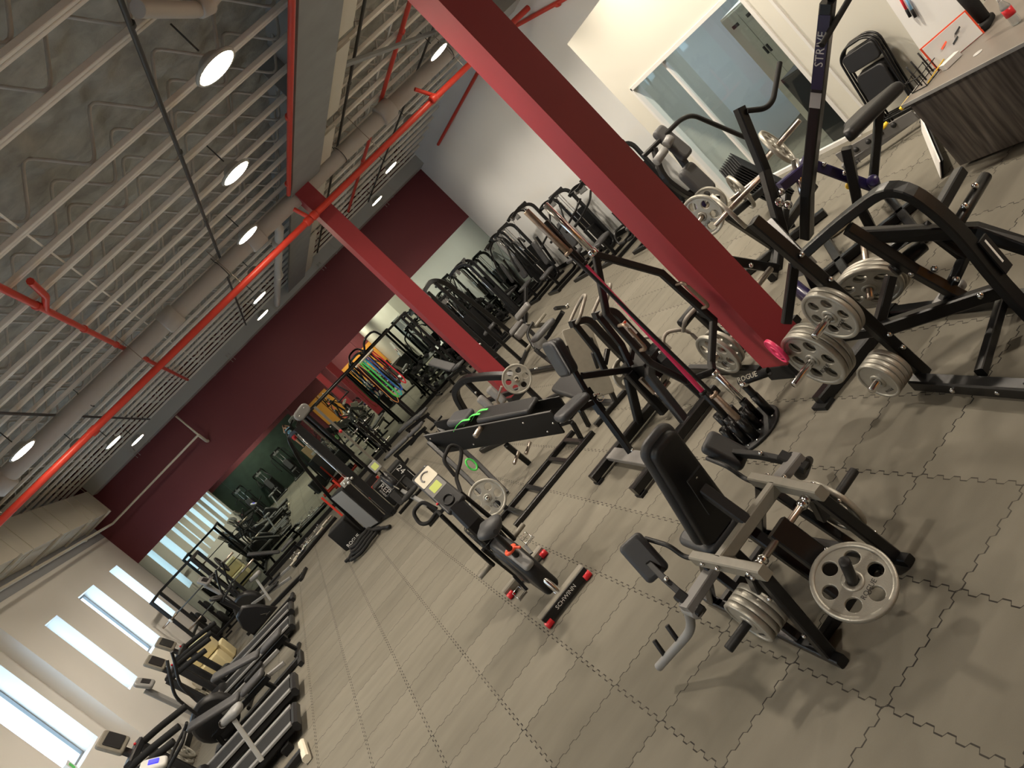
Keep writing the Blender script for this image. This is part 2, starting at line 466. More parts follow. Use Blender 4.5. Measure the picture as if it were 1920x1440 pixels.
o_ = nt.nodes.new('ShaderNodeOutputMaterial'); mx_ = nt.nodes.new('ShaderNodeMixShader'); tr_ = nt.nodes.new('ShaderNodeBsdfTransparent'); gl_ = nt.nodes.new('ShaderNodeBsdfGlossy')
tr_.inputs[0].default_value = (.93,.97,.97,1); gl_.inputs['Roughness'].default_value = .02; mx_.inputs[0].default_value = .06
nt.links.new(tr_.outputs[0], mx_.inputs[1]); nt.links.new(gl_.outputs[0], mx_.inputs[2]); nt.links.new(mx_.outputs[0], o_.inputs[0])
for n, (y0, y1) in enumerate(WIN):
    x = (XN if y0 < 13.85 else XL)-.29
    mb = MB(); fr = .035
    mb.box((x-.03, y0, ZW0), (x+.02, y0+fr, ZW1)).box((x-.03, y1-fr, ZW0), (x+.02, y1, ZW1)).box((x-.03, y0+fr, ZW0), (x+.02, y1-fr, ZW0+fr)).box((x-.03, y0+fr, ZW1-fr), (x+.02, y1-fr, ZW1))
    w = struct('window_%d' % (n+1), mb, GRYP)
    p = link('pane', MB().box((x-.008, y0+fr, ZW0+fr), (x-.002, y1-fr, ZW1-fr)).mesh('pane'), GL, w)
    struct('window_%d_sill' % (n+1), MB().box((x+.02, y0, ZW0-.004), (x+.285, y1, ZW0+.004)), WHT)
struct('wall_right', MB().box((XR, 10.64, 0), (XR+.3, YF, ZC)), WALLR)
struct('wall_right_upper', MB().box((XR, YB, 3.34), (XR+.3, 10.64, ZC)), WALLR)
# office box standing out from the right wall, with a glazed opening
XO = 7.0
mb = MB()
mb.box((XO, 10.22, 0), (XO+.12, 10.64, 3.34)).box((XO, 7.52, 2.28), (XO+.12, 10.22, 3.34)).box((XO, YB, 2.28), (XO+.12, 7.16, 3.34))
mb.box((XO, 7.16, 0), (XO+.12, 7.52, 3.34)).box((XO, YB, 0), (XO+.12, 7.16, 2.28)).box((XO+.12, 10.52, 0), (XR, 10.64, 3.34))
struct('wall_office', mb, WALLO)
struct('wall_office_roof', MB().box((XO, YB, 3.34), (XR, 10.64, 3.44)), WALLO)
struct('wall_office_back', MB().box((9.6, YB, 0), (9.7, 10.6, 3.34)), WALLR)
struct('wall_office_end', MB().box((XR, 10.52, 0), (9.7, 10.64, 3.34)), WALLR)
struct('wall_office_partition', MB().box((XO+.12, 5.9, 0), (9.6, 6.0, 3.34)), WALLR)
struct('ceiling_office', MB().box((XO+.12, 6.0, 2.9), (9.6, 10.52, 2.96)), WHT)
struct('trim_1', MB().box((XO-.02, 7.16, 0), (XO+.14, 7.20, 2.3)).box((XO-.02, 7.46, 0), (XO+.14, 7.52, 2.3)).box((XO-.02, 7.52, 2.26), (XO+.14, 10.22, 2.31)).box((XO-.02, 10.19, 0), (XO+.14, 10.24, 2.3)), WHT)
w = struct('window_10', MB().box((XO+.03, 9.32, 0), (XO+.09, 9.36, 2.26)).box((XO+.03, 7.52, .0), (XO+.09, 10.2, .05)), WHT)
link('pane', MB().box((XO+.055, 7.53, .06), (XO+.062, 9.31, 2.255)).mesh('pane'), GL, w)
link('pane', MB().box((XO+.055, 9.37, .06), (XO+.062, 10.19, 2.255)).mesh('pane'), GL, w)
OFL = mat('office_lamp_lens', (1,1,1), .4, emit=(.82,.92,1.), es=9.)
lo = thing('ceiling_light', 'flat square ceiling light inside the glazed office', 'lamp', (8.2, 8.6, 2.86))
part(lo, 'frame', MB().box((7.88, 8.28, 2.86), (8.52, 8.92, 2.9)), WHT); part(lo, 'diffuser', MB().box((7.91, 8.31, 2.852), (8.49, 8.89, 2.859)), OFL)
struct('baseboard_right', MB().box((XR-.02, 10.64, 0), (XR, YF, .11)), RUB)
struct('baseboard_office', MB().box((XO-.018, YB, 0), (XO, 7.16, .1)), RUB)
struct('baseboard_left', MB().box((XL, 13.85, 0), (XL+.015, YF, .1)), RUB)
# back wall behind the photographer: maroon with orange panels (seen in the mirrors), white at its right end
struct('wall_back', MB().box((XN-.4, YB-.2, 0), (7.6, YB, ZC)), MARW)
struct('wall_back_right', MB().box((7.6, YB-.2, 0), (9.9, YB, ZC)), WHT)
OPX = [(1.75,2.45), (2.5,3.15), (4.62,5.38), (5.44,6.2), (6.25,6.98)]
struct('wall_back_green', MB().box((XN, YB, 0), (.7, YB+.02, 2.9)), noisy(mat('dark_green_wall', (.02,.038,.026), .8), 3, .6))
for i, (x0, x1) in enumerate(OPX):
    t = thing('wall_panel', 'orange panel on the maroon back wall, %s from the windows' % ('first','second','third','fourth','fifth')[i], 'panel', ((x0+x1)/2, YB, .25), 'orange panels on the back wall')
    part(t, 'board', MB().box((x0, YB, .25), (x1, YB+.03, 2.38)), ORP)
    if i not in (1, 3): continue
    cx = (x0+x1)/2; d = MB(); yb = YB+.034
    d.ball((cx, yb, 1.75), .09, 10, (1,.05,1)).beam([(cx, yb, 1.65), (cx+.05, yb, 1.15)], .18, .006, up=(0,1,0))
    d.beam([(cx+.03, yb, 1.15), (cx-.15, yb, .6)], .09, .006, up=(0,1,0)).beam([(cx+.05, yb, 1.15), (cx+.18, yb, .6)], .09, .006, up=(0,1,0)).beam([(cx-.05, yb, 1.55), (cx-.26, yb, 1.9)], .06, .006, up=(0,1,0))
    part(t, 'decal', d, DRK)
t = thing('wall_screen', 'small screen glowing blue on the white end of the back wall', 'screen', (8.0, YB, 2.3))
part(t, 'bezel', MB().box((7.72, YB, 2.28), (8.22, YB+.04, 2.6)), DRK); part(t, 'display', MB().box((7.75, YB+.04, 2.31), (8.19, YB+.044, 2.57)), BLUS)

# ================================================================== columns
def column(x0, y0, x1, y1, h=4.98):
    c = struct('column', MB().box((x0, y0, .13), (x1, y1, h)), MARN)
    link('column_base', MB().box((x0-.012, y0-.012, 0), (x1+.012, y1+.012, .13)).mesh('column_base'), RUB, c)['kind'] = 'structure'
column(2.83, 5.06, 3.13, 5.38); column(2.85, 12.62, 3.15, 12.94)

# ================================================================== pipes, ducts and lamps under the ceiling
mb = MB(); mb.box((-4.4, 21.88, 4.86), (XR, YF-.01, 5.2))
for x in (-2.6, -.2, 2.2, 4.6, 7.0): mb.box((x, 21.87, 4.85), (x+.04, YF-.01, 5.21))
t = thing('air_duct', 'long pale grey rectangular duct running along the top of the maroon wall', 'duct', (2, 22.1, 4.86)); part(t, 'duct_run', mb, DUCT)
for x in (-3.0, .4, 3.9, 6.5): part(t, 'hanger', MB().tube([(x, 21.88, 4.98), (x, 21.80, 4.9), (x, 21.8, 4.72)], .008, 5).tube([(x+.09, 21.88, 4.98), (x+.09, 21.80, 4.9), (x+.09, 21.8, 4.72)], .008, 5).box((x, 21.8, 4.9), (x+.09, 21.81, 4.91)), PVC)
t = thing('air_duct', 'big cream duct along the top of the window wall', 'duct', (-4.75, 16, 4.27))
mb = MB().box((XL+.02, 8, 4.27), (-4.4, 21.86, 5.02))
for y in (10.5, 13.0, 15.5, 18.0, 20.4): mb.box((XL+.02, y, 4.26), (-4.39, y+.035, 5.03))
part(t, 'duct_run', mb, DUCTC)
for y in (14.6, 17.0, 19.4, 21.3): part(t, 'hanger', MB().beam([(XL+.02, y, 4.24), (-4.3, y, 4.24)], .04, .05).tube([(-4.33, y, 4.22), (-4.33, y, 5.2)], .006, 5), DUCTC)
def pipe(name, pts, r, m, label, coup=(), n=14, group=None):
    t = thing(name, label, 'pipe', pts[0], group)
    part(t, 'pipe_run', MB().tube(pts, r, n), m)
    if coup:
        for (c, ax) in coup: c = V(c); a = V(ax).normalized(); part(t, 'coupling', MB().cyl(c-a*r*1.1, c+a*r*1.1, r*1.32, n=n), m)
    return t
t = pipe('pipe', [(-4.3, 12.75, 4.96), (8.1, 12.85, 4.96)], .135, PVC, 'thick pale grey pipe crossing the whole room under the joists', [((x, 12.8, 4.96), (1,0,0)) for x in (-3.2, .1, 1.9, 5.0)], 20)
for x in (-1.6, 1.2, 3.9, 6.6): part(t, 'hanger', MB().tube([(x, 12.8+.15*math.sin(a), 4.96+.15*math.cos(a)) for a in [i*PI/6 for i in range(13)]], .008, 5).tube([(x, 12.8, 5.1), (x, 12.8, 5.25)], .006, 5), COND)
t = pipe('sprinkler_main', [(-4.3, 12.3, 4.5), (2.6, 12.36, 4.5), (8.15, 12.5, 4.5)], .052, RED, 'bright red sprinkler main crossing the room in front of the thick grey pipe', [((x, 12.36, 4.5), (1,0,0)) for x in (2.62, 2.75, 5.6, -1.8)])
for x in (-3.4, -.6, 1.2, 4.3, 6.4): part(t, 'hanger', MB().tube([(x, 12.36, 4.55), (x, 12.36, 5.22)], .006, 5), STL)
part(t, 'tee', MB().tube([(2.68, 12.36, 4.5), (2.60, 12.36, 4.78)], .034, 10), RED)
part(t, 'tee', MB().tube([(5.7, 12.44, 4.5), (5.45, 12.3, 4.8)], .034, 10), RED)
pipe('sprinkler_branch', [(2.70, 1.0, 5.0), (2.70, 12.3, 4.98)], .034, RED, 'red sprinkler branch running along the grey girder toward the near ceiling', [((2.70, y, 5.0), (0,1,0)) for y in (6, 9.2, 11.8)])
t = pipe('sprinkler_branch', [(-.68, 2, 5.15), (-.70, 21.2, 5.15)], .036, RED, 'red sprinkler branch crossing the joists nearest the windows', [((-.69, y, 5.15), (0,1,0)) for y in (8.6, 10.5, 12.4, 15)])
part(t, 'elbow', MB().tube([(-.69, 8.9, 5.15), (-.55, 8.4, 5.1), (-.5, 7.8, 5.1)], .036, 8), RED)
pipe('sprinkler_branch', [(5.1, 5, 5.16), (5.15, 20, 5.16)], .034, RED, 'red sprinkler branch over the machines along the pale grey wall', [((5.13, y, 5.155), (0,1,0)) for y in (10.5, 13.5, 16)])
pipe('sprinkler_branch', [(8.22, 10.8, 4.0), (8.22, 11.5, 4.02), (8.22, 14, 4.75), (8.22, 20, 4.75)], .04, RED, 'red pipe climbing the pale grey wall beside the office', [((8.22, 11.9, 4.12), (0,1,.3))])
tc = pipe('pipe', [(-4.62, 8, 3.98), (-4.62, 21.9, 4.02), (-1.62, 22.0, 4.05), (-1.62, 22.0, 4.8)], .03, DUCTC, 'thin cream pipe following the window wall and the maroon wall', [((-4.62, y, 4.0), (0,1,0)) for y in (12, 15.5, 19)])
part(tc, 'elbow', MB().tube([(-1.62, 22.0, 4.05), (-1.62, 22.2, 3.8), (-1.61, 22.40, 3.78)], .04, 10), DUCTC)
pipe('pipe', [(2.36, 12.98, 4.96), (2.36, 13.15, 4.86), (2.2, 20.6, 4.84)], .075, PVC, 'white pipe running beside the grey girder', [((2.3, y, 4.85), (0,1,0)) for y in (14, 17)])
pipe('pipe', fillet([(1.36, 5.25, 5.06), (1.85, 5.85, 5.06), (2.3, 5.6, 5.06), (2.6, 4.6, 5.06)], .15), .058, PVC, 'bent white pipe below the near joists above the front lamp', [((1.86, 5.8, 5.06), (1,.5,0))])
for i, (x, a, b, z) in enumerate(((1.30, 2, 21.5, 5.13), (-2.1, 4, 21.5, 5.155), (4.05, 3, 21.5, 5.155), (6.1, 6, 21.5, 5.155))):
    pipe('conduit', [(x, a, z), (x+.04, b, z)], .022, COND, 'dark conduit under the joists, ' + ('in line with the near lamps', 'near the windows', 'right of the grey girder', 'over the weight machines')[i], [((x+.02, y, z), (0,1,0)) for y in (5.5, 8, 10.6, 14)], 8)
t = thing('strut_channel', 'dark strut channel slanting across the joists right of the girder', 'channel', (3.6, 9.6, 5.14)); part(t, 'channel', MB().beam([(3.5, 9.2, 5.065), (6.0, 11.5, 5.065)], .07, .05), BEAMG)
t = thing('unit_heater', 'grey hanging heater box beside the front maroon column', 'heater', (6.5, 11.1, 4.4))
part(t, 'housing', MB().box((6.1, 10.7, 4.42), (7.1, 11.25, 4.95)), GRY); part(t, 'louvre', MB().box((6.09, 10.75, 4.47), (6.10, 11.2, 4.9)), BLKM)
part(t, 'hanger', MB().tube([(6.2, 11, 4.95), (6.2, 11, 5.25)], .008, 5).tube([(7, 11, 4.95), (7, 11, 5.25)], .008, 5), STL)

LX, LY, LZ = (-2.42, 1.68, 5.82), (.27, 6.13, 8.68, 11.5, 14.34, 17.09, 19.75), 4.8
proto = None
rows = ('window row', 'middle row', 'right hand row')
nth = ('first', 'second', 'third', 'fourth', 'fifth', 'sixth', 'seventh', 'eighth', 'ninth')
for i, x in sorted(enumerate(LX), key=lambda q: q[0] != 1):
    for j, y in enumerate(LY):
        if i == 1 and j == 0: continue
        # middle near lamp left out so the column's front stays dark
        lab = 'round glowing ceiling lamp, %s from the camera in the %s' % (nth[j], rows[i])
        if proto is None:
            proto = thing('high_bay_lamp', lab, 'lamp', (x, y, LZ), 'round high bay lamps')
            part(proto, 'housing', MB().lathe((x, y, LZ), (0,0,1), [(.004,.172),(0,.19),(.02,.2),(.035,.19),(.05,.12),(.09,.1),(.11,.07),(.11,0)], 28), DUCT)
            part(proto, 'lens', MB().lathe((x, y, LZ), (0,0,1), [(-.002,0),(-.002,.16),(.006,.171),(.012,.171),(.012,0)], 28), LAMP)
            part(proto, 'hanger', MB().tube([(x, y, LZ+.18), (x, y, 5.25)], .008, 6), COND)
            ld = bpy.data.lights.new('lamp_light', 'SPOT'); ld.energy = 180; ld.color = (1.,.88,.73); ld.spot_size = 2.35; ld.spot_blend = .75; ld.shadow_soft_size = .15
            lo_ = bpy.data.objects.new('lamp_light', ld); COL.objects.link(lo_); lo_.parent = proto; lo_.location = (0,0,-.02)
        else:
            lp = dup(proto, (x, y, LZ), 0, lab); lt = [c for c in lp.children if c.type == 'LIGHT'][0]
            # strengths set by hand: unseen near pair raised, far ones lowered, for floor brightness
            lt.data = lt.data.copy(); lt.data.energy *= ((1.8, 1.1, .95, .85, .6, .5, .5), (1., 1.15, .75, .38, .28, .28, .28), (2.5, 1.5, 1.35, 1.1, .9, .8, .8))[i][j]
# ================================================================== front: plate loaded hip abduction machine
CX = 1.14
def mir(p): return (2*CX-p[0], p[1], p[2])
def both(f):
    return [f(lambda p: p), f(mir)]
t = thing('hip_abduction_machine', 'black plate loaded machine with reclined seat nearest the camera at right', 'gym machine', (CX, 3.6, 0))
hip = t
fr = MB()
for S in ((lambda p: p), mir):
    fr.beam([S((.845,3.0,.03)), S((.885,4.22,.03))], .055, .05)
    fr.beam([S((.85,3.08,.05)), S((.905,3.10,.56))], .06, .06, up=(0,1,0))
    fr.beam([S((.87,3.58,.55)), S((.862,3.30,.06))], .045, .045)
    fr.beam([S((.875,4.12,.06)), S((.88,3.60,.54))], .045, .045)
    fr.dots([S((.83,3.09,.2)), S((.86,3.34,.1)), S((.845,3.1,.45))], .012)
fr.beam([(.86,4.05,.03), (1.42,4.05,.03)], .05, .05).beam([(.85,3.2,.03), (1.43,3.2,.03)], .05, .05)
fr.beam([(1.14,3.2,.06), (1.14,3.5,.55)], .06, .06)
part(t, 'base_frame', fr, [BLK, CHR])
for S in ((lambda p: p), mir):
    part(t, 'side_arm', MB().beam([S((.87,3.62,.585)), S((.905,3.04,.585))], .055, .07).dots([S((.845,3.5,.6)), S((.845,3.36,.6)), S((.87,3.12,.6)), S((.87,3.12,.57))], .014), [TAN, CHR])
part(t, 'cross_beam', MB().beam([(.90,3.40,.585), (1.38,3.40,.585)], .055, .07), TAN)
part(t, 'pivot_shaft', MB().cyl((.91,3.14,.57), (1.37,3.14,.57), .018).dots([(.94,3.14,.57),(.97,3.14,.57),(1.34,3.14,.57),(1.31,3.14,.57)], .03), [STL, CHR])
lv = MB().beam([(1.14,3.16,.60), (1.15,3.02,.2)], .12, .06, up=(0,1,0)).beam([(1.15,3.0,.25), (1.12,2.90,.26)], .06, .06)
lv.dots([(1.11,3.02,.42), (1.18,3.01,.42)], .013)
part(t, 'lever', lv, [BLK, CHR])
hn = V((-.06,-.56,.83)).normalized()
hc = V((1.095,2.84,.345))
part(t, 'plate_horn', MB().cyl(hc-hn*.11, hc+hn*.23, .0245), BLKM)
for S, nm in (((lambda p: p), 'left'), (mir, 'right')):
    part(t, 'swing_lever', MB().beam([S((.89,3.14,.57)), S((.875,3.28,.345))], .05, .07, up=(1,0,0)), BLK)
    part(t, 'plate_horn', MB().cyl(S((.885,3.28,.345)), S((.575,3.29,.345)), .0245), BLKM)
    part(t, 'arm_bracket', MB().beam([S((.9,3.56,.50)), S((.62,3.54,.50))], .085, .05), GRY)
    part(t, 'knee_pad_stem', MB().beam([S((.67,3.56,.50)), S((.70,3.74,.58)), S((.735,3.90,.63))], .035, .045).beam([S((.66,3.5,.44)), S((.665,3.62,.54))], .06, .06).dots([S((.70,3.7,.6))], .016), [BLKM, CHR])
    n = V((-.35 if nm == 'left' else .35, -.82, .45)); u = V((0,0,1)).cross(n).normalized()
    part(t, 'knee_pad', MB().slab(S((.745,3.935,.66)), u, n.cross(u), rrect(.155,.26,.03), .075, .35), VIN)
    tb = fillet([S((.645,3.56,.52)), S((.64,3.66,.40)), S((.60,3.76,.27)), S((.36,4.04,.13))], .12)
    part(t, 'foot_bar', MB().tube(tb, .026, 14).cyl(S((.645,3.50,.46)), S((.645,3.62,.46)), .035), GRYP if nm == 'left' else BLKM)
    for q in (.35, .75):
        c = V(S((.60,3.76,.27))).lerp(V(S((.36,4.04,.13))), q)
        part(t, 'foot_peg', MB().cyl(c, c+V((.03 if nm == 'left' else -.03, .03, .11)), .0145), BLKM)
    part(t, 'hand_grip', MB().tube(fillet([S((.88,3.62,.57)), S((.86,3.74,.57)), S((.86,3.78,.66)), S((.84,3.98,.70))], .05), .014, 10), BLKM)
bp = V((0,-.43,.84)).normalized()
part(t, 'backrest', MB().slab((CX,3.645,.83), (1,0,0), bp, rrect(.27,.86,.06, top=.19), .075, .35), VINB)
part(t, 'backrest_trim', MB().slab((CX,3.68,.85), (1,0,0), bp, rrect(.315,.90,.075, top=.235), .06, .45), VIN)
part(t, 'backrest_post', MB().beam([(CX,3.40,.60), (CX,3.54,.86)], .06, .06).beam([(CX,3.45,.96), (CX,3.60,.68)], .11, .012).dots([(CX,3.47,.93)], .013), [BLKM, CHR])
part(t, 'seat', MB().slab((CX,3.98,.42), (1,0,0), (0,1,.1), rrect(.30,.34,.05), .07, .4), VIN)
part(t, 'seat_post', MB().beam([(CX,3.95,.05), (CX,3.95,.39)], .05, .05), BLK)
for k in range(4):
    plate((.855-.036*k, 3.283, .345), (-1,0,0), 'small', 'small silver weight plate on the left horn of the front machine, %s' % ('innermost of four','second of four','third of four','outermost of four')[k], 'four plates on the front machine', .3)
plate(tuple(hc), hn, 'mid', 'silver six hole weight plate facing up on the rear horn of the front machine', None, .1)
plate((1.47, 3.283, .345), (1,0,0), 'mid', 'silver weight plate on the right horn of the front machine', None, .3)

# ================================================================== exercise bike
t = thing('exercise_bike', 'black upright fan bike with red wheels seen from behind its saddle', 'exercise bike', (.44, 6.5, 0))
bk = t
sb = MB().box((.175,5.82,.035), (.705,5.945,.105))
part(t, 'rear_stabiliser', MB().beam([(.175,5.885,.07), (.715,5.885,.07)], .10, .07, c=.012), TAN)
part(t, 'rear_stabiliser_face', MB().box((.18,5.815,.03), (.71,5.836,.10)), DRK)
lettering(t, 'SCHWINN', .050, (.44,5.8135,.066), (1,0,0), (0,0,1))
for x in (.20, .68): part(t, 'wheel', MB().cyl((x-.035,5.825,.032), (x+.035,5.825,.032), .031), REDP)
part(t, 'front_stabiliser', MB().beam([(.17,6.96,.06), (.715,6.96,.06)], .09, .07, c=.012), TAN)
for x in (.20, .68): part(t, 'wheel', MB().cyl((x-.035,6.90,.032), (x+.035,6.90,.032), .031), REDP)
part(t, 'rear_tube', MB().cyl((.44,5.90,.09), (.44,6.06,.36), .028).cyl((.43,5.99,.05), (.43,6.2,.2), .02), CHR)
body = MB()
body.slab((.44,6.32,.38), (0,1,0), (0,0,1), [(-.36,-.26),(-.28,-.30),(.0,-.27),(.28,-.24),(.40,-.10),(.38,.12),(.18,.24),(-.06,.26),(-.26,.17),(-.36,-.04)], .15, .3)
body.slab((.44,6.42,.36), (0,1,0), (0,0,1), [(.22*math.cos(a),.22*math.sin(a)) for a in [2*PI*i/20 for i in range(20)]], .19, .25)
part(t, 'body_shell', body, DRK)
part(t, 'shell_panel', MB().slab((.44,6.02,.50), (1,0,0), (0,.55,.6), rrect(.10,.26,.03), .06, .3), GRYP)
part(t, 'seat_collar', MB().tube([(.44+.045*math.cos(a),6.02+.045*math.sin(a),.60) for a in [2*PI*i/16 for i in range(16)]], .016, 8, closed=True).tube([(.47,5.98,.60),(.50,5.93,.58)], .012, 6), ORAN)
part(t, 'seat_post', MB().cyl((.44,6.03,.50), (.44,5.90,.86), .026), BLKM)
sd = MB()
vs = []; n = 14
for (y, w, z) in ((5.66,.02,.90),(5.68,.09,.92),(5.74,.125,.935),(5.82,.115,.93),(5.89,.075,.925),(5.96,.045,.92),(6.03,.035,.905),(6.06,.012,.89)):
    for i in range(n):
        a = 2*PI*i/n; vs.append((.44+w*math.cos(a), y, z+(.045 if math.sin(a) > 0 else .06)*math.sin(a)*min(1, .35+w*6)))
fs = [(j*n+i, j*n+(i+1) % n, (j+1)*n+(i+1) % n, (j+1)*n+i) for j in range(7) for i in range(n)]
sd.add(vs, fs, True).add(vs[:n], [tuple(range(n))]).add(vs[-n:], [tuple(range(n))])
part(t, 'saddle', sd, VIN)
fan = MB()
for k in range(22):
    a = 2*PI*k/22; fan.tube([(.44+s*.085, 6.75+r*math.cos(a), .56+r*math.sin(a)) for (s, r) in ((-1,.05),(-1,.24),(-.6,.27),(.6,.27),(1,.24),(1,.05))], .004, 4)
for r, s in ((.24,-.085),(.24,.085),(.27,0),(.14,-.087),(.14,.087)): fan.tube([(.44+s, 6.75+r*math.cos(a), .56+r*math.sin(a)) for a in [2*PI*i/32 for i in range(32)]], .005, 5, up=(1,0,0), closed=True)
fan.cyl((.345,6.75,.56), (.535,6.75,.56), .05)
part(t, 'fan_cage', fan, BLK)
bl = MB()
for k in range(12):
    a = 2*PI*k/12; d = V((0, math.cos(a), math.sin(a))); bl.obox(V((.44,6.75,.56))+d*.15, V((.06,0,0)), d*.09, V((.02,0,0)).cross(d)*.1+d.cross(V((1,0,0)))*.002)
part(t, 'fan_blades', bl, GRYP)
part(t, 'frame_fork', MB().beam([(.33,6.75,.56), (.36,6.95,.09)], .03, .04).beam([(.55,6.75,.56), (.52,6.95,.09)], .03, .04), BLK)
part(t, 'console_mast', MB().beam([(.44,6.62,.62), (.44,6.55,.85), (.46,6.64,1.05)], .16, .09, up=(0,1,0), c=.02), DRK)
cu = V((.05,.42,.42)).normalized(); cv = V((1,-.05,0)); 
part(t, 'console', MB().slab((.47,6.80,1.22), cv, cu, rrect(.215,.56,.03, top=.20), .06, .35), DRK)
cn = cv.cross(cu).normalized()
if cn.y > 0: cn = -cn
cc = V((.47,6.80,1.22))+cn*.031
part(t, 'console_plate', MB().slab(cc+cu*.165+cn*.001, cv, cu, rrect(.185,.15,.015), .004), CREAM)
part(t, 'emblem', MB().tube([tuple(cc+cu*(.17+.045*math.sin(a))+cv*(.05*math.cos(a))+cn*.004) for a in [PI*.15+i*PI*1.1/12 for i in range(13)]], .009, 6), GRY)
part(t, 'display', MB().slab(cc+cu*.02+cn*.001, cv, cu, rrect(.105,.085,.006), .004), LCD)
part(t, 'keypad', MB().slab(cc+cu*.02, cv, cu, rrect(.18,.13,.01), .003), GRY)
part(t, 'cup_holder', MB().lathe(cc-cu*.175-cn*.03, cn, [(0,0),(0,.045),(.036,.05),(.04,.055),(.044,.05),(.04,.044),(.004,.04),(.004,0)], 24), BLK)
for s, a in ((-1, 'left'), (1, 'right')):
    x = .44+s*.115
    lo = (.44+s*.15, 6.78, .38); hi = (.44+s*.13, 6.70, 1.06)
    part(t, 'swing_arm', MB().tube([lo, (.44+s*.15,6.72,.6), hi], .021, 10), BLK)
    if s < 0: lp = [hi, (.33,6.80,1.10), (.20,6.80,1.08), (.135,6.86,1.12), (.17,6.90,1.24), (.30,6.86,1.25), (.33,6.80,1.11)]
    else: lp = [hi, (.66,6.86,1.16), (.78,6.90,1.20), (.90,6.95,1.27), (.86,6.96,1.38), (.70,6.92,1.34), (.665,6.865,1.17)]
    part(t, 'handle', MB().tube(fillet(lp, .05), .0185, 12), RUB)
    part(t, 'foot_rest', MB().cyl((.44+s*.16,6.78,.40), (.44+s*.31,6.80,.40), .024), TAN)
    ck = .44+s*.12
    ce = (ck+s*.02, 6.34+(.10 if s > 0 else -.05), .30+(.08 if s > 0 else -.13))
    part(t, 'crank', MB().beam([(ck,6.36,.32), ce], .018, .03, up=(1,0,0)), BLK)
    pd = MB(); c = V(ce)+V((s*.06,0,0))
    for q in (-.03, .03): pd.tube([c+V((-.045,q,0)), c+V((.045,q,0))], .004, 5)
    for q in (-.045, .045): pd.tube([c+V((q,-.035,0)), c+V((q,.035,0))], .004, 5)
    pd.tube([c+V((-.04,.03,0)), c+V((-.04,.09,.05)), c+V((.04,.09,.05)), c+V((.04,.03,0))], .0035, 5).tube([c+V((-.04,.05,.03)), c+V((.04,.05,.03))], .0035, 5)
    pd.beam([c+V((-s*.05,0,0)), c+V((s*.04,0,0))], .02, .02)
    part(t, 'pedal', pd, CHR)
part(t, 'red_bolt', MB().ball((.36,6.7,1.16), .012, 8), REDP)

# ================================================================== upright bar holder with its bars
HX, HY = 2.26, 5.13
t = thing('barbell_holder', 'round black bar holder with nine tubes on the floor before the front column', 'bar holder', (HX, HY, 0))
part(t, 'base_disc', MB().cyl((HX,HY,0), (HX,HY,.025), .265, n=40, rim=.006), BLKM)
TP = [(2.09,5.09,.032),(2.14,5.03,.032),(2.19,4.97,.034),(2.21,5.17,.034),(2.29,5.03,.034),(2.31,5.22,.034),(2.38,5.11,.034),(2.43,5.01,.034),(2.24,5.33,.034)]
for (x, y, r) in TP:
    part(t, 'tube', MB().lathe((x,y,.025), (0,0,1), [(0,r*.7),(0,r),(.20,r),(.20,r*.82),(.01,r*.82),(.01,0)], 20), BLK)
    part(t, 'bolt', MB().ball((x-.035,y-.05,.028), .010, 8), CHR)
def barbell(base, r_sl, top, shaft_m, sl_m, label, L=2.15, rs=.0145):
    """bar standing in the holder: sleeve, collar, long shaft, collar, sleeve"""
    b = V(base); d = (V(top)-b).normalized()
    t = thing('barbell', label, 'barbell', base, 'bars standing in the holder')
    at = lambda s: tuple(b+d*s)
    part(t, 'sleeve', MB().cyl(at(0), at(.41), r_sl), sl_m); part(t, 'collar', MB().cyl(at(.41), at(.435), r_sl*1.4), sl_m)
    part(t, 'shaft', MB().cyl(at(.435), at(L-.435), rs), shaft_m)
    part(t, 'collar', MB().cyl(at(L-.435), at(L-.41), r_sl*1.4), sl_m); part(t, 'sleeve', MB().cyl(at(L-.41), at(L), r_sl), sl_m)
    return t
barbell((2.19,4.97,.06), .025, (2.22,5.12,2.3), BLKM, RUST, 'barbell with black shaft and rusty brown sleeves standing in the round holder', 2.34)
barbell((2.21,5.17,.06), .025, (2.31,5.24,2.1), PINK, BLK, 'barbell with hot pink shaft standing in the round holder', 2.18, .019)
# hex trap bar standing on its sleeve
t = thing('trap_bar', 'dark hexagonal trap bar with chrome sleeves leaning upright in the round holder', 'trap bar', (2.38,5.11,.06), 'bars standing in the holder')
b0 = V((2.38,5.11,.06)); tp = V((2.44,5.30,2.32)); dd = (tp-b0).normalized()
A0 = b0+dd*.48; A1 = b0+dd*1.74
part(t, 'sleeve', MB().cyl(b0, A0, .025), CHR); part(t, 'sleeve', MB().cyl(A1, tp, .025), CHR)
part(t, 'collar', MB().cyl(A1, A1+dd*.05, .036), CHR); part(t, 'collar', MB().cyl(A0-dd*.04, A0, .034), CHR)
sx = V((.93,-.25,0)).normalized()
R1, R2 = A1+sx*.20-dd*.38, A0+sx*.20+dd*.22
hexp = [A1, A1+sx*.27-dd*.22, A1+sx*.34-dd*.80, A0+sx*.09+dd*.14, A0]
hexp = [A1, V((2.70,5.24,1.32)), V((2.74,5.24,.76)), V((2.46,5.22,.56)), A0]
hx2 = [A1, V((2.18,5.32,1.42)), V((2.14,5.30,.92)), V((2.22,5.24,.62)), A0]
part(t, 'hex_frame', MB().beam(hexp, .05, .05, up=(0,1,0)).beam(hx2, .05, .05, up=(0,1,0)), BLKM)
for q, z in ((hexp, 0), (hx2, 1)):
    c0 = q[1].lerp(q[2], .25); c1 = q[1].lerp(q[2], .75); w = V((0,-.13,0))
    part(t, 'handle', MB().tube(fillet([c0, c0+w, c1+w, c1], .05), .015, 8), RUST)
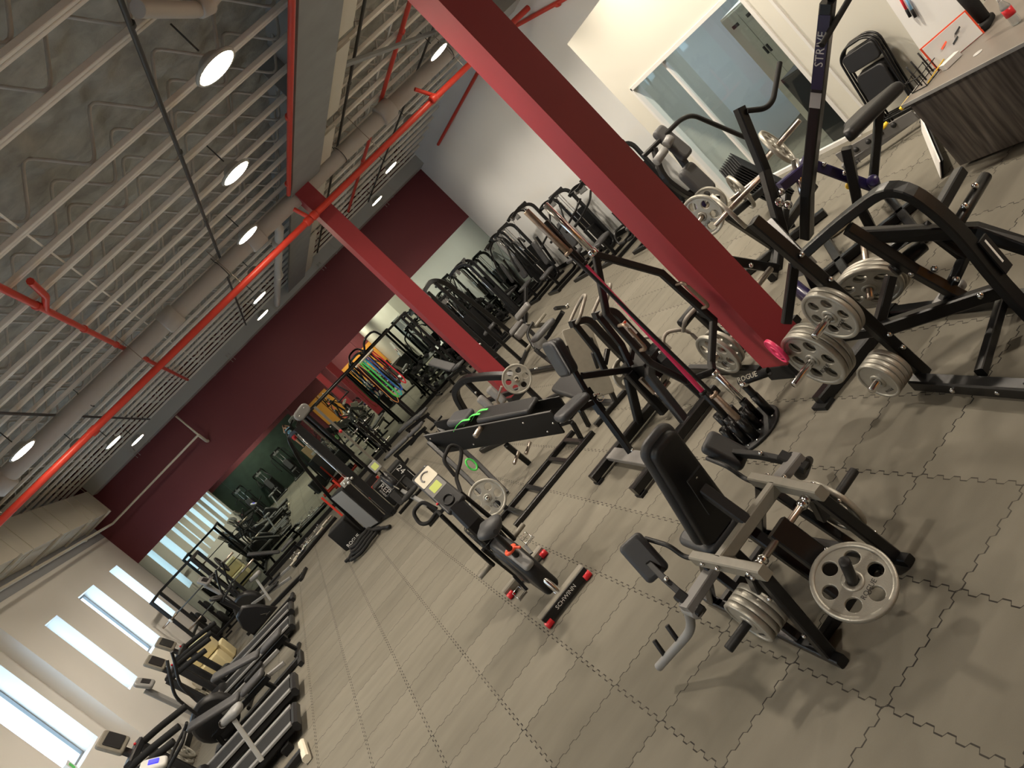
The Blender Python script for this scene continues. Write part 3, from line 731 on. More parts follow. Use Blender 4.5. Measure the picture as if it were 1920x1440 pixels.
# landmine with maker's name, in one of the tubes
t = thing('landmine_attachment', 'black landmine sleeve with cream lettering lying over the bar holder tubes', 'landmine', (2.43,5.01,.06))
part(t, 'post', MB().cyl((2.43,5.01,.06), (2.43,5.01,.33), .028), BLKM); part(t, 'pivot', MB().ball((2.43,5.0,.345), .035, 12), CHR)
part(t, 'sleeve', MB().lathe((2.44,5.04,.36), (.35,-.93,-.05), [(0,.02),(0,.034),(.27,.034),(.27,.028),(.02,.028),(.02,0)], 18), BLKM)
lettering(t, 'ROGUE', .055, V((2.44,5.04,.36))+V((.35,-.93,-.05)).normalized()*.10+V((-.018,-.008,.030)), (.35,-.93,-.05), (.5,.2,.83), CREAM)
# ================================================================== chest supported row machine
t = thing('row_machine', 'black plate loaded row machine with chest pad and seat behind the bar holder', 'gym machine', (2.1, 6.6, 0))
for y, x0 in ((7.02, 1.55), (6.02, 1.50)):
    part(t, 'base_rail', MB().beam([(x0,y,.075), (2.70,y,.075)], .09, .09), BLK)
    part(t, 'foot', MB().box((x0-.005,y-.06,.0), (x0+.07,y+.06,.028)), RUB)
part(t, 'cross_plate', MB().beam([(1.83,6.07,.10), (1.86,6.97,.10)], .14, .05), GRY)
part(t, 'front_strut', MB().beam([(1.88,6.55,.08), (2.04,6.68,.72)], .06, .06).beam([(2.0,6.65,.55), (2.06,6.69,.80)], .075, .075).dots([(2.06,6.63,.72), (1.9,6.52,.13)], .018), [BLK, CHR])
part(t, 'pull_pin', MB().tube([(2.08+.035*math.cos(a), 6.62, .66+.035*math.sin(a)) for a in [2*PI*i/16 for i in range(16)]], .004, 6, closed=True).cyl((2.07,6.68,.70), (2.09,6.60,.70), .014), CHR)
part(t, 'pad_post', MB().beam([(2.05,6.69,.78), (2.12,6.69,1.02), (2.22,6.69,1.22)], .05, .05), BLK)
part(t, 'chest_pad', MB().slab((2.13,6.69,1.18), (0,1,0), (.28,0,.96), rrect(.27,.36,.05), .10, .35), VINB)
part(t, 'chest_pad_face', MB().slab((2.075,6.69,1.20), (0,1,0), (.28,0,.96), rrect(.275,.37,.055), .055, .5), VIN)
part(t, 'seat', MB().slab((1.83,6.66,.80), (1,0,-.12), (0,1,0), rrect(.38,.26,.07, top=.36), .085, .4), VIN)
part(t, 'seat_bracket', MB().beam([(1.86,6.66,.74), (2.06,6.67,.66)], .07, .06), BLK)
mb = MB()
mb.beam([(2.42,6.62,.08), (2.45,6.62,.60)], .085, .085)
mb.beam([(2.12,6.66,.92), (2.5,6.64,.60), (2.85,6.6,.42)], .065, .065)
mb.beam([(2.28,6.03,.08), (2.45,6.3,.52), (2.62,6.4,.60)], .08, .08, up=(0,1,0)).beam([(2.30,7.0,.08), (2.48,6.8,.52)], .08, .08, up=(0,1,0))
mb.beam([(2.60,6.1,.08), (2.66,6.3,.5), (2.75,6.5,.62)], .08, .08)
mb.box((2.5,6.35,.42), (2.74,6.9,.62))
part(t, 'main_frame', mb.dots([(2.50,6.33,.55), (2.58,6.33,.50), (2.7,6.34,.58), (2.49,6.3,.46), (2.65,6.33,.45)], .02), [BLK, CHR])
part(t, 'shock_spring', MB().beam([(2.42,6.42,.34), (2.42,6.42,.54)], .04, .05).beam([(2.50,6.40,.32), (2.50,6.40,.54)], .04, .05).cyl((2.4,6.4,.33), (2.58,6.38,.33), .03), STL)
for k, (y, xo) in enumerate(((6.52, 0), (7.12, .0))):
    arc = fillet([(2.57+xo,y,1.23), (2.74+xo,y,1.15), (2.72+xo,y,.80), (2.72+xo,y,.40)], .22, 6)
    part(t, 'lever_arm', MB().beam(arc, .07, .10, up=(0,1,0)), BLK)
    part(t, 'lever_brace', MB().beam([(2.60,y,1.18), (2.56,y,.86), (2.48,y,.66)], .06, .05, up=(0,1,0)).beam([(2.52,y,.70), (2.66,y,.78)], .05, .05), BLK)
    if k == 0:
        s = part(t, 'warning_sticker', MB().box((2.655,y-.058,.83), (2.735,y-.0525,1.0)), WHT)
        part(s, 'sticker_stripe', MB().box((2.657,y-.0595,.975), (2.733,y-.0582,.998)), ORAN)
    part(t, 'handle', MB().tube(fillet([(2.60,y-.02,1.20), (2.63,y-.16,1.24), (2.84,y-.16,1.34), (2.88,y,1.33), (2.80,y+.14,1.28), (2.62,y+.16,1.22), (2.58,y+.02,1.2)], .05), .0175, 10), HND)
    part(t, 'lower_handle', MB().tube(fillet([(2.74,y,.45), (2.95,y,.62), (3.1,y-.08,.50), (3.1,y-.1,.30)], .08), .018, 10), HND)
    part(t, 'plate_horn', MB().cyl((2.68,y-.05,.42), (2.68,y+.26,.42), .0245), CHR)
plate((2.68,7.24,.42), (0,1,0), 'mid', 'silver plate on the far arm of the chest supported row machine', None, .2)
plate((2.68,6.655,.42), (0,1,0), 'mid', 'silver plate on the near arm of the row machine behind the pink bar', None, .5)
part(t, 'hazard_label', MB().slab((2.63,6.05,.135), (1,0,0), (0,1,0), [(-.03,-.02),(.03,-.02),(0,.035)], .003), YEL)
# row machine's right-hand neighbour: seated calf machine half hidden by the column
t = thing('calf_machine', 'black seated calf machine with two grey curved handles left of the front column', 'gym machine', (3.0, 6.3, 0))
part(t, 'base_rail', MB().beam([(2.90,5.55,.05), (3.05,6.9,.05)], .07, .07), BLK); part(t, 'base_rail', MB().beam([(3.5,5.6,.05), (3.5,6.9,.05)], .07, .07), BLK)
part(t, 'cross_bar', MB().beam([(2.95,6.2,.06), (3.5,6.2,.06)], .07, .07), BLK)
part(t, 'post', MB().beam([(3.2,6.2,.08), (3.2,6.25,.62)], .07, .07).beam([(3.2,6.25,.60), (3.2,5.85,.34)], .06, .06).dots([(3.16,6.0,.4), (3.16,5.9,.36)], .016), [BLK, CHR])
part(t, 'handle', MB().tube(fillet([(3.0,6.3,.55), (3.02,6.15,.66), (3.25,6.05,.66), (3.4,6.1,.55)], .08), .02, 10), HND)
part(t, 'knee_pad', MB().cyl((3.0,6.25,.62), (3.4,6.25,.62), .05), VINB)
part(t, 'plate_horn', MB().cyl((2.82,5.9,.30), (3.6,5.9,.30), .0245), STL)
plate((2.98,5.9,.30), (1,0,0), 'eight', 'pale weight plate with eight holes tilted beside the front column', None, .2)
plate((2.89,5.9,.30), (1,0,0), 'big', 'large silver plate standing on edge left of the front column', None, .2)

# ================================================================== long inclined bench with black side panels
t = thing('reverse_hyper_bench', 'long black inclined bench with side panels and bright green bands', 'gym machine', (1.6, 9.0, 0))
a, b = V((1.17,10.0,1.05)), V((2.14,8.28,.40)); dx = (b-a).normalized(); sd = V((-dx.y,dx.x,0)).normalized(); nz = dx.cross(sd)
if nz.z < 0: nz = -nz
for s in (-.13, .13):
    part(t, 'side_panel', MB().obox((a+b)/2+sd*s, (b-a)/2, sd*.012, nz*.165), BLK)
part(t, 'panel_edge', MB().beam([a-sd*.145+nz*.165, b-sd*.145+nz*.165], .012, .012), GRY)
part(t, 'panel_bolts', MB().dots([a+dx*.08-sd*.145+nz*.10, a+dx*.7-sd*.145-nz*.10, b-dx*.45-sd*.145+nz*.08, b-dx*.2-sd*.145-nz*.10, b-dx*.06-sd*.145], .014, 0), CHR)
part(t, 'top_pad', MB().slab(b.lerp(a,.34)+nz*.20, dx, sd, rrect(.85,.28,.05), .07, .4), VINB)
part(t, 'hip_pad', MB().slab(a.lerp(b,.30)+nz*.23, dx, sd, rrect(.34,.26,.05), .09, .4), VIN)
part(t, 'pad_grip', MB().cyl(a.lerp(b,.47)-sd*.30+nz*.12, a.lerp(b,.47)+sd*.3+nz*.12, .035), STL)
for s, q in ((-.10,.30), (-.02,.36), (.05,.40)):
    p = a.lerp(b,q)+sd*(s-.03)+nz*.16
    part(t, 'resistance_band', MB().beam(fillet([p-dx*.10-nz*.02, p+nz*.05, p+dx*.14+nz*.11, p+dx*.26+nz*.10], .05), .03, .008), GRN)
part(t, 'band_loop', MB().tube([(1.17+.05*math.cos(q), 9.55, .55+.09*math.sin(q)) for q in [2*PI*i/16 for i in range(16)]], .014, 6, closed=True), GRN)
for s in (-.14, .14):
    p = a+sd*s
    part(t, 'leg', MB().beam([p+nz*.05, V((1.12,9.55,.5))+sd*s, V((1.05,9.2,.03))+sd*s], .06, .06, up=(0,1,0)), BLK)
for y in (8.13, 8.75):
    part(t, 'base_rail', MB().beam([(.82,y,.03), (2.2,y,.03)], .06, .06), BLK)
for x in (.98, 1.32, 1.75, 2.05):
    part(t, 'cross_rail', MB().beam([(x,8.13,.03), (x,8.75,.03)], .06, .055), BLK)
for s in (-.12, .12):
    p = b+sd*s
    part(t, 'rear_leg', MB().beam(fillet([p-nz*.05, p+V((.1,-.05,-.10)), p+V((.06,.1,-.38))], .1), .05, .05), BLK)
plate((.90,8.66,.34), (-.25,-.95,.25), 'big', 'big silver weight plate on the end of the inclined bench beside the bike console', None, .2)
part(t, 'plate_horn', MB().cyl((.885,8.60,.356), (.965,8.90,.276), .0245), CHR)
part(t, 'plate_post', MB().beam([(.965,8.75,.05), (.97,8.89,.34)], .06, .06), BLK)
part(t, 'stub_horn', MB().cyl((1.62,9.1,.30), (1.46,9.0,.27), .022).cyl((1.80,9.05,.28), (1.64,8.95,.25), .022), STL)
part(t, 'middle_leg', MB().beam([(1.6,9.2,.45), (1.66,9.4,.03)], .07, .07), BLK)

# ================================================================== plate loaded leg machine behind it
t = thing('leg_press_machine', 'black plate loaded machine with arched beam standing before the far maroon column', 'gym machine', (2.6, 11.0, 0))
part(t, 'arched_beam', MB().beam(fillet([(2.05,12.3,.55), (2.15,12.1,1.02), (2.35,11.7,1.08), (2.62,11.15,.80), (2.75,10.9,.62)], .25), .11, .11), BLK)
part(t, 'base_rail', MB().beam([(2.2,12.4,.05), (2.95,10.25,.05)], .08, .08), BLK); part(t, 'base_rail', MB().beam([(1.75,12.0,.05), (2.3,10.4,.05)], .08, .08), BLK)
part(t, 'cross_rail', MB().beam([(2.2,10.7,.05), (2.8,10.7,.05)], .08, .08), BLK); part(t, 'cross_rail', MB().beam([(1.8,11.8,.05), (2.4,11.9,.05)], .08, .08), BLK)
part(t, 'post', MB().beam([(2.3,11.7,.06), (2.34,11.7,1.04)], .09, .09).dots([(2.3,11.64,.7), (2.3,11.64,.8), (2.29,11.64,.5)], .022), [BLK, CHR])
part(t, 'upright', MB().beam([(2.72,10.85,.05), (2.74,10.9,.6)], .08, .08).beam([(2.3,11.6,.6), (2.74,10.9,.4)], .07, .07), BLK)
for d in (0, .18):
    part(t, 'shin_pad', MB().slab((2.2+d,11.2-d*.6,.62), (0,.3,1), (.6,-.5,0), rrect(.34,.13,.04), .10, .4), GRY)
part(t, 'plate_horn', MB().cyl((2.74,10.98,.60), (2.66,10.70,.60), .0245), STL)
part(t, 'side_handle', MB().tube([(2.42,10.6,.74), (2.26,10.8,.62), (2.24,10.9,.36)], .018, 8), STL)
part(t, 'warning_label', MB().slab((2.27,11.64,.62), (1,0,0), (0,0,1), [(-.04,-.03),(.04,-.03),(0,.045)], .004), YEL)
part(t, 'plate_storage', MB().beam([(1.95,11.9,.08), (2.0,11.9,.62)], .08, .08).cyl((1.7,11.75,.36), (2.0,11.9,.36), .0245).cyl((2.05,11.45,.30), (2.25,11.75,.30), .0245), BLK)
plate((2.715,10.83,.60), (-.28,-.95,.1), 'big', 'pale silver six hole plate facing the camera before the far maroon column', None, .1)
plate((1.78,11.78,.36), (-.9,-.4,0), 'big', 'silver plate on the left post behind the green bands', None, .1)
plate((2.09,11.51,.30), (-.5,-.85,0), 'mid', 'pale thick plate lying behind the green bands', None, .1)

t = thing('leg_press_sled', 'black sled machine with large plain grey foot board behind the row machine', 'gym machine', (2.75, 8.0, 0))
fb = V((.33,.02,-.26)).normalized()
part(t, 'foot_board', MB().slab((2.72,8.0,.64), (1,.0,-.62), (-.12,.15,1), rrect(.36,.84,.03), .025, .3), TAN)
part(t, 'board_post', MB().beam([(2.93,8.0,.80), (2.76,8.12,.35), (2.66,8.17,.03)], .045, .07, up=(0,1,0)), BLK)
part(t, 'grip_peg', MB().cyl((2.72,7.93,.52), (2.78,7.86,.70), .02), BLKM)
part(t, 'base_rail', MB().beam([(2.30,8.2,.03), (3.1,8.15,.03)], .07, .06), BLK); part(t, 'base_rail', MB().beam([(2.35,9.3,.03), (3.1,9.3,.03)], .07, .06), BLK); part(t, 'side_rail', MB().beam([(2.66,8.17,.03), (2.7,9.3,.03)], .07, .06), BLK)
part(t, 'back_rest', MB().slab((2.7,9.0,.32), (1,0,0), (0,1,.35), rrect(.34,.7,.06), .08, .4), VINB); part(t, 'rest_post', MB().beam([(2.7,9.2,.04), (2.7,9.15,.32)], .07, .07), BLK)
# ================================================================== plate loaded press at the right edge
t = thing('viking_press_machine', 'black arched plate loaded machine with three pegs of silver plates right of front column', 'gym machine', (2.9, 3.7, 0))
part(t, 'storage_post', MB().beam([(2.69,3.70,.05), (2.60,3.70,1.0), (2.55,3.72,1.48)], .075, .06, up=(0,1,0)).dots([(2.62,3.66,.92), (2.59,3.66,1.15), (2.66,3.66,.42), (2.67,3.66,.3)], .018), [BLK, CHR])
part(t, 'base_rail', MB().beam([(2.62,3.72,.06), (2.45,2.5,.06)], .085, .085).dots([(2.53,3.4,.06), (2.5,3.1,.06)], .018), [BLK, CHR])
part(t, 'base_rail', MB().beam([(3.35,4.45,.05), (3.28,3.5,.05), (3.2,2.5,.05)], .08, .08), BLK)
part(t, 'cross_foot', MB().beam([(2.50,4.50,.05), (3.4,4.42,.05)], .09, .09), BLK)
part(t, 'foot', MB().box((2.46,4.43,.0), (2.56,4.57,.03)), RUB)
part(t, 'diagonal_beam', MB().beam([(2.66,3.74,.46), (3.2,3.4,.18)], .075, .085), BLK)
part(t, 'rail_brace', MB().beam([(3.25,3.45,.1), (2.62,3.25,.09)], .05, .06).beam([(3.2,2.95,.1), (2.5,2.9,.09)], .05, .06), BLK)
arc = fillet([(2.82,4.10,.98), (2.98,3.75,1.06), (3.02,3.25,1.16), (3.05,3.18,.80), (3.05,3.2,.36), (3.02,3.15,.08)], .22, 6)
part(t, 'arched_arm', MB().beam(arc, .06, .085, up=(1,0,0)), BLK)
part(t, 'arm_link', MB().beam([(2.56,4.22,.72), (2.82,4.10,.98)], .055, .06).beam([(2.72,3.75,.46), (2.95,3.68,.62)], .055, .06).beam([(2.95,3.68,1.02), (3.05,3.62,.55), (3.1,3.5,.2)], .07, .06, up=(0,1,0)), BLK)
part(t, 'linkage', MB().beam([(3.1,3.75,.70), (3.2,3.5,.72), (3.22,3.45,.45), (3.05,3.6,.30)], .06, .05, up=(0,1,0)).cyl((3.0,3.7,.62), (3.2,3.6,.62), .045).dots([(3.06,3.66,.68), (3.02,3.62,.56), (3.1,3.55,.5), (3.12,3.5,.38), (3.08,3.4,.26)], .022), [BLK, CHR])
part(t, 'foot_plate', MB().slab((3.12,3.62,.28), (1,0,0), (0,1,.2), rrect(.22,.12,.03), .05, .3), GRY)
part(t, 'grip_stub', MB().beam([(3.1,3.28,.84), (3.46,3.33,.85)], .06, .06), BLK); part(t, 'grip_stub', MB().cyl((3.1,3.22,.74), (3.5,3.26,.75), .032).dots([(3.2,3.2,.78), (3.36,3.22,.79)], .02), [BLK, CHR])
part(t, 'front_beam', MB().beam([(3.0,3.7,.92), (3.3,3.35,.55), (3.35,3.1,.22), (3.25,2.75,.07)], .075, .085), BLK)
part(t, 'scale_strip', MB().obox((3.1,3.15,.50), (.035,0,0), (0,.006,0), (0,0,.12)), BLKM)
part(t, 'scale_marks', MB().obox((3.10,3.143,.52), (.006,0,0), (0,.001,0), (0,0,.08)), WHTL)
part(t, 'cable_hook', MB().tube([(3.35,3.05,.30), (3.5,2.95,.38), (3.6,2.8,.36), (3.75,2.6,.42)], .03, 10), GRYP)
for z, y, L in ((.745,3.74,.20), (.47,4.12,.30), (.25,3.74,.17)):
    part(t, 'plate_peg', MB().cyl((2.66,y,z), (2.66-L-.12,y,z), .024), CHR)
part(t, 'peg_bracket', MB().beam([(2.66,3.72,.47), (2.66,4.14,.47)], .06, .07), BLK)
for k in range(2): plate((2.555-.04*k,3.74,.745), (-1,0,0), 'mid', 'silver plate on the upper peg right of the front column, %s one' % ('inner','outer')[k], 'plates on the three storage pegs', .5)
for k in range(3): plate((2.555-.043*k,4.12,.47), (-1,0,0), 'big', 'large silver plate on the middle peg by the foot of the front column, %s' % ('inner','middle','outer')[k], 'plates on the three storage pegs', .45)
for k in range(4): plate((2.57-.037*k,3.74,.25), (-1,0,0), 'small', 'small deep silver plate on the lowest peg right of the front column, %s' % ('innermost','second','third','outermost')[k], 'plates on the three storage pegs', .3)
plate((2.42,4.3,.62), (-1,.3,0), 'tiny', 'small pink weight plate behind the plates at the column foot', None, .1, PINK)
PLATE_Y = 4.35
for k in range(3): plate((3.30+.04*k,4.36,.34), (.75,.35,.35), 'big', 'large silver plate on the floor side of the arched machine, %s of three' % ('front','middle','back')[k], 'stack of large plates inside the arched machine', .2)
part(t, 'plate_horn', MB().cyl(V((3.22,4.32,.30)), V((3.62,4.51,.49)), .024), STL)

# ================================================================== tall pressing machine with long arms
t = thing('incline_press_machine', 'tall black plate loaded press machine with long bench pad at upper right', 'gym machine', (4.6, 5.5, 0))
part(t, 'mast', MB().beam([(4.14,5.62,.45), (4.18,5.3,.80), (4.5,4.26,1.90)], .11, .09), BLK)
md = (V((4.5,4.26,1.90))-V((4.18,5.3,.80))).normalized(); ms, mu = ortho(md)
def on_mast(q): return V((4.18,5.3,.80)).lerp(V((4.5,4.26,1.90)), q)+ms*.0565
part(t, 'logo_panel', MB().obox(on_mast(.78), md*.27, mu*.040, ms*.002), PURP)
lettering(t, 'STRIVE', .085, on_mast(.80)+ms*.003, md, mu, WHTL)
part(t, 'label_panel', MB().obox(on_mast(.55), md*.06, mu*.040, ms*.002), LGRY)
part(t, 'handle', MB().tube(fillet([(4.5,4.24,1.90), (4.70,4.28,1.90), (4.74,4.30,1.80), (4.28,4.32,1.72)], .07), .022, 10), RUB)
part(t, 'press_arm', MB().beam([(3.90,5.55,.62), (4.25,5.6,1.12), (4.44,5.55,1.66)], .085, .085, up=(0,1,0)), BLK)
part(t, 'handle', MB().tube(fillet([(4.44,5.5,1.60), (4.55,5.45,1.50), (4.66,5.45,1.50), (5.0,5.5,1.66)], .07), .024, 10), RUB)
part(t, 'bench_pad', MB().slab((5.05,5.22,.86), (1,.02,-.10), (0,1,0), rrect(.78,.30,.06, top=.30), .11, .4), VINB)
part(t, 'bench_post', MB().beam([(4.72,5.25,.80), (4.62,5.45,.35), (4.58,5.5,.05)], .08, .08).beam([(5.2,5.22,.80), (4.85,5.5,.28)], .07, .07), BLK)
part(t, 'cross_beam', MB().beam([(4.6,5.6,.92), (4.85,5.45,.30)], .09, .09).beam([(4.30,5.66,.90), (4.66,5.55,.86)], .09, .09).dots([(4.6,5.52,.9), (4.66,5.5,.78), (4.72,5.46,.6)], .022), [PURP, CHR])
part(t, 'purple_tube', MB().cyl((4.75,5.3,.42), (5.1,5.75,.12), .05), PURP); part(t, 'purple_tube', MB().cyl((3.5,5.3,.42), (3.2,4.75,.14), .055), PURP)
part(t, 'base_rail', MB().beam([(3.6,4.9,.05), (4.7,6.2,.05)], .08, .08).beam([(4.2,4.7,.05), (5.3,5.9,.05)], .08, .08).beam([(4.0,5.8,.05), (4.9,5.1,.05)], .08, .08), BLK)
part(t, 'rust_beam', MB().beam([(3.35,4.75,.46), (3.95,5.6,.78)], .08, .08).beam([(3.6,5.1,.58), (3.5,5.2,.06)], .08, .08), BLK)
part(t, 'pivot_frame', MB().beam([(3.35,5.62,.95), (3.66,5.55,.50)], .07, .08).beam([(3.66,5.55,.50), (4.35,5.75,.78)], .07, .07).beam([(4.0,5.7,.62), (4.75,5.9,.60)], .08, .08).dots([(3.36,5.57,.9), (3.5,5.55,.7), (3.9,5.58,.6), (4.05,5.62,.7)], .024), [BLK, CHR])
part(t, 'front_peg', MB().cyl((3.55,5.45,.58), (3.02,5.25,.66), .026), STL)
part(t, 'bumper', MB().box((3.60,5.2,.40), (3.74,5.32,.52)), GRYP)
part(t, 'bolt_cluster', MB().ball((4.1,5.55,.86), .05, 10).ball((4.12,5.5,.80), .04, 10).ball((4.16,5.5,.92), .03, 8), CHR)
part(t, 'chrome_sleeve', MB().cyl((4.38,5.6,.72), (4.55,5.6,.98), .035), CHR)
part(t, 'plate_horn', MB().cyl((3.95,6.25,.98), (4.45,5.95,1.02), .0245), STL); part(t, 'plate_horn', MB().cyl((4.95,6.4,.98), (5.25,6.05,1.06), .0245), STL)
part(t, 'yellow_knob', MB().ball((4.75,5.55,.46), .035, 10), YEL)
plate((4.10,6.16,.99), (.8,-.5,.06), 'big', 'silver six hole plate on the left arm of the tall press machine', None, .2)
plate((5.05,6.28,1.0), (.63,-.73,.15), 'big', 'silver six hole plate right of the tall press arm before the office glass', None, .3)
# ================================================================== shoulder machine with two grey pads, against the office
t = thing('shoulder_machine', 'black machine with two grey back pads between the column and the office glass', 'gym machine', (4.9, 7.1, 0))
part(t, 'head_pad', MB().slab((4.72,7.0,1.70), (1,.25,0), (-.1,.15,1), rrect(.19,.44,.05), .08, .4), VING)
part(t, 'back_pad', MB().slab((4.63,7.0,1.24), (1,.25,0), (-.1,.05,1), rrect(.26,.40,.06), .09, .4), VING)
part(t, 'pad_frame', MB().beam([(4.78,7.1,1.80), (4.68,7.08,1.2), (4.66,7.08,.7), (4.9,7.2,.06)], .07, .07, up=(0,1,0)), BLK)
part(t, 'overhead_bar', MB().tube(fillet([(4.36,7.0,1.83), (4.98,7.0,1.80), (5.12,7.0,1.74), (5.45,7.0,1.08)], .10), .026, 10), BLK)
part(t, 'bar_grip', MB().cyl((4.38,6.93,1.70), (4.56,6.93,1.72), .045).cyl((4.6,6.93,1.74), (4.7,6.93,1.76), .05), GRYP)
part(t, 'side_hoop', MB().beam(fillet([(4.52,7.0,1.80), (4.36,7.0,1.55), (4.44,7.0,1.15), (4.70,7.0,.92)], .2), .05, .07, up=(0,1,0)), BLK)
part(t, 'purple_link', MB().beam([(4.42,6.96,1.08), (4.62,6.98,.92)], .07, .08), PURP)
part(t, 'base_rail', MB().beam([(4.3,6.7,.05), (5.5,7.6,.05)], .08, .08).beam([(4.5,7.5,.05), (5.3,6.7,.05)], .08, .08), BLK)
part(t, 'upright', MB().beam([(5.45,7.0,1.10), (5.2,7.15,.06)], .07, .07).beam([(4.66,7.08,.7), (5.25,7.1,.6)], .07, .07), BLK)
part(t, 'plate_horn', MB().cyl((4.15,6.75,1.0), (4.6,6.95,1.0), .0245).cyl((4.9,7.2,.78), (5.3,7.0,.74), .0245), STL)
plate((4.27,6.80,1.0), (-.85,-.45,.1), 'big', 'silver six hole plate under the grey back pads beside the column', None, .1)
plate((5.02,7.14,.77), (-.85,.4,.05), 'big', 'silver six hole plate behind the tall press in front of the black cabinet', None, .1)
plate((4.5,6.91,1.0), (-.85,-.45,.1), 'mid', 'second smaller silver plate behind the one under the grey back pads', None, .6)
# rolled rubber mats beside it
mb = MB(); r3 = random.Random(5)
t = thing('rubber_tile_stack', 'untidy stack of black rubber floor tiles leaning under the office glass', 'rubber tiles', (6.1, 8.2, 0))
for k in range(9):
    c = V((5.9+.05*k, 8.2+.02*k, .42)); part(t, 'rubber_tile', MB().slab(c, (.55,.75,.15+.02*r3.random()), (-.35,.1,1), rrect(.6,.8,.02), .012, .3), RUB)

# ================================================================== desk with things on it
WOODM = bpy.data.materials.new('grey_oak_laminate'); WOODM.use_nodes = True
nt = WOODM.node_tree; b_ = nt.nodes['Principled BSDF']; tc = nt.nodes.new('ShaderNodeTexCoord'); mp = nt.nodes.new('ShaderNodeMapping'); mp.inputs['Scale'].default_value = (9, 9, .7)
nz_ = nt.nodes.new('ShaderNodeTexNoise'); nz_.inputs['Scale'].default_value = 3.; nz_.inputs['Detail'].default_value = 5
cr = nt.nodes.new('ShaderNodeValToRGB'); cr.color_ramp.elements[0].color = (.055,.046,.038,1); cr.color_ramp.elements[0].position = .35; cr.color_ramp.elements[1].color = (.17,.145,.12,1); cr.color_ramp.elements[1].position = .7
nt.links.new(tc.outputs['Object'], mp.inputs[0]); nt.links.new(mp.outputs[0], nz_.inputs[0]); nt.links.new(nz_.outputs['Fac'], cr.inputs[0]); nt.links.new(cr.outputs[0], b_.inputs['Base Color']); b_.inputs['Roughness'].default_value = .5
DTOP = noisy(mat('desk_top_laminate', (.20,.175,.15), .38), 5, .12)
t = thing('desk', 'grey oak reception desk in the upper right corner', 'desk', (5.9, 3.9, 0))
part(t, 'front_panel', MB().box((5.20,2.7,.03), (5.23,4.97,.715)), WOODM); part(t, 'end_panel', MB().box((5.23,4.93,.03), (6.65,4.96,.715)), WOODM)
part(t, 'end_panel', MB().box((5.23,2.7,.0), (6.65,2.73,.715)), WOODM); part(t, 'desk_top', MB().box((5.17,2.66,.722), (6.72,5.0,.75)), DTOP)
part(t, 'edge_band', MB().box((5.164,2.66,.722), (5.17,5.005,.75)).box((5.164,5.0,.722), (6.72,5.006,.75)), LGRY)
part(t, 'plinth', MB().box((5.26,2.75,0), (6.6,4.9,.03)), BLKM)
part(t, 'cable_grommet', MB().cyl((5.42,4.42,.75), (5.42,4.42,.755), .035, n=20), LGRY)
b1 = thing('white_board', 'thin white edged board leaning on the floor against the end of the desk', 'board', (5.87, 5.7, 0))
part(b1, 'board', MB().obox((5.75,5.60,.07), (.58,.48,.0), (.02,-.03,.065), (.004,-.005,.003)), WHT); part(b1, 'backing', MB().obox((5.765,5.58,.068), (.57,.47,.0), (.02,-.03,.062), (.004,-.005,.003)), BLKM)
sg = thing('price_card', 'white card with orange border and black marks leaning on the desk', 'card', (5.65, 4.75, .75))
part(sg, 'card', MB().obox((5.66,4.72,.86), (.14,-.12,.0), (.02,.02,.105), (.004,.004,0)), WHTL); part(sg, 'border', MB().obox((5.663,4.724,.86), (.15,-.13,.0), (.022,.022,.115), (.003,.003,0)), ORAN)
for k, (u, z) in enumerate(((-.06,.88), (0.02,.85), (.07,.90))):
    part(sg, 'mark', MB().obox((5.655+u*.75-.004, 4.714-u*.65-.004, z), (.022,-.018,.012), (.004,.004,.006), (.002,.002,0)), (ORAN, DRK, DRK)[k])
rk = thing('wire_pen_rack', 'small black wire rack with pens on the far corner of the desk', 'rack', (5.45, 4.9, .75))
mb = MB()
for z in (.755, .85):
    mb.tube([(5.30,4.82,z), (5.58,4.82,z), (5.58,4.97,z), (5.30,4.97,z)], .004, 5, closed=True)
for x, y in ((5.30,4.82), (5.58,4.82), (5.58,4.97), (5.30,4.97), (5.40,4.82), (5.49,4.82), (5.40,4.97), (5.49,4.97)): mb.tube([(x,y,.752), (x,y,.86)], .004, 5)
part(rk, 'wire_frame', mb, BLKM)
for k, (x, c) in enumerate(((5.35, DRK), (5.42, BLKM), (5.53, DRK))):
    single('pen', MB().cyl((x,4.9,.755), (x+.03,4.93,.95), .007, n=8), c, 'dark pen standing in the wire rack, %s' % ('nearest the desk corner','middle one','nearest the card')[k], 'pen', 'pens in the wire rack')
single('pencil', MB().cyl((5.30,4.80,.77), (5.60,4.78,.80), .005, n=6), YEL, 'yellow orange pencil lying across the wire rack on the desk', 'pencil')
single('board_eraser', MB().obox((5.50,4.70,.775), (.07,-.03,0), (.012,.03,0), (0,0,.022)), WHT, 'small white eraser block on the desk before the card', 'eraser')
BX, BY = 5.60, 4.19
bt = thing('water_bottle', 'clear plastic bottle with red and white label on the desk', 'bottle', (BX, BY, .75))
CLR = mat('clear_plastic', (.75,.78,.78), .15, 0); CLR.node_tree.nodes['Principled BSDF'].inputs['Transmission Weight'].default_value = .7
part(bt, 'bottle_body', MB().lathe((BX,BY,.752), (0,0,1), [(0,0),(0,.032),(.01,.036),(.06,.033),(.08,.036),(.15,.036),(.20,.016),(.215,.014),(.215,0)], 18), CLR)
part(bt, 'label', MB().lathe((BX,BY,.752), (0,0,1), [(.075,.0365),(.075,.0372),(.14,.0372),(.14,.0365)], 18), REDP); part(bt, 'cap', MB().cyl((BX,BY,.965), (BX,BY,.985), .016), WHT)
bo = thing('boot', 'black boot standing on the far side of the desk', 'boot', (5.92, 4.62, .75))
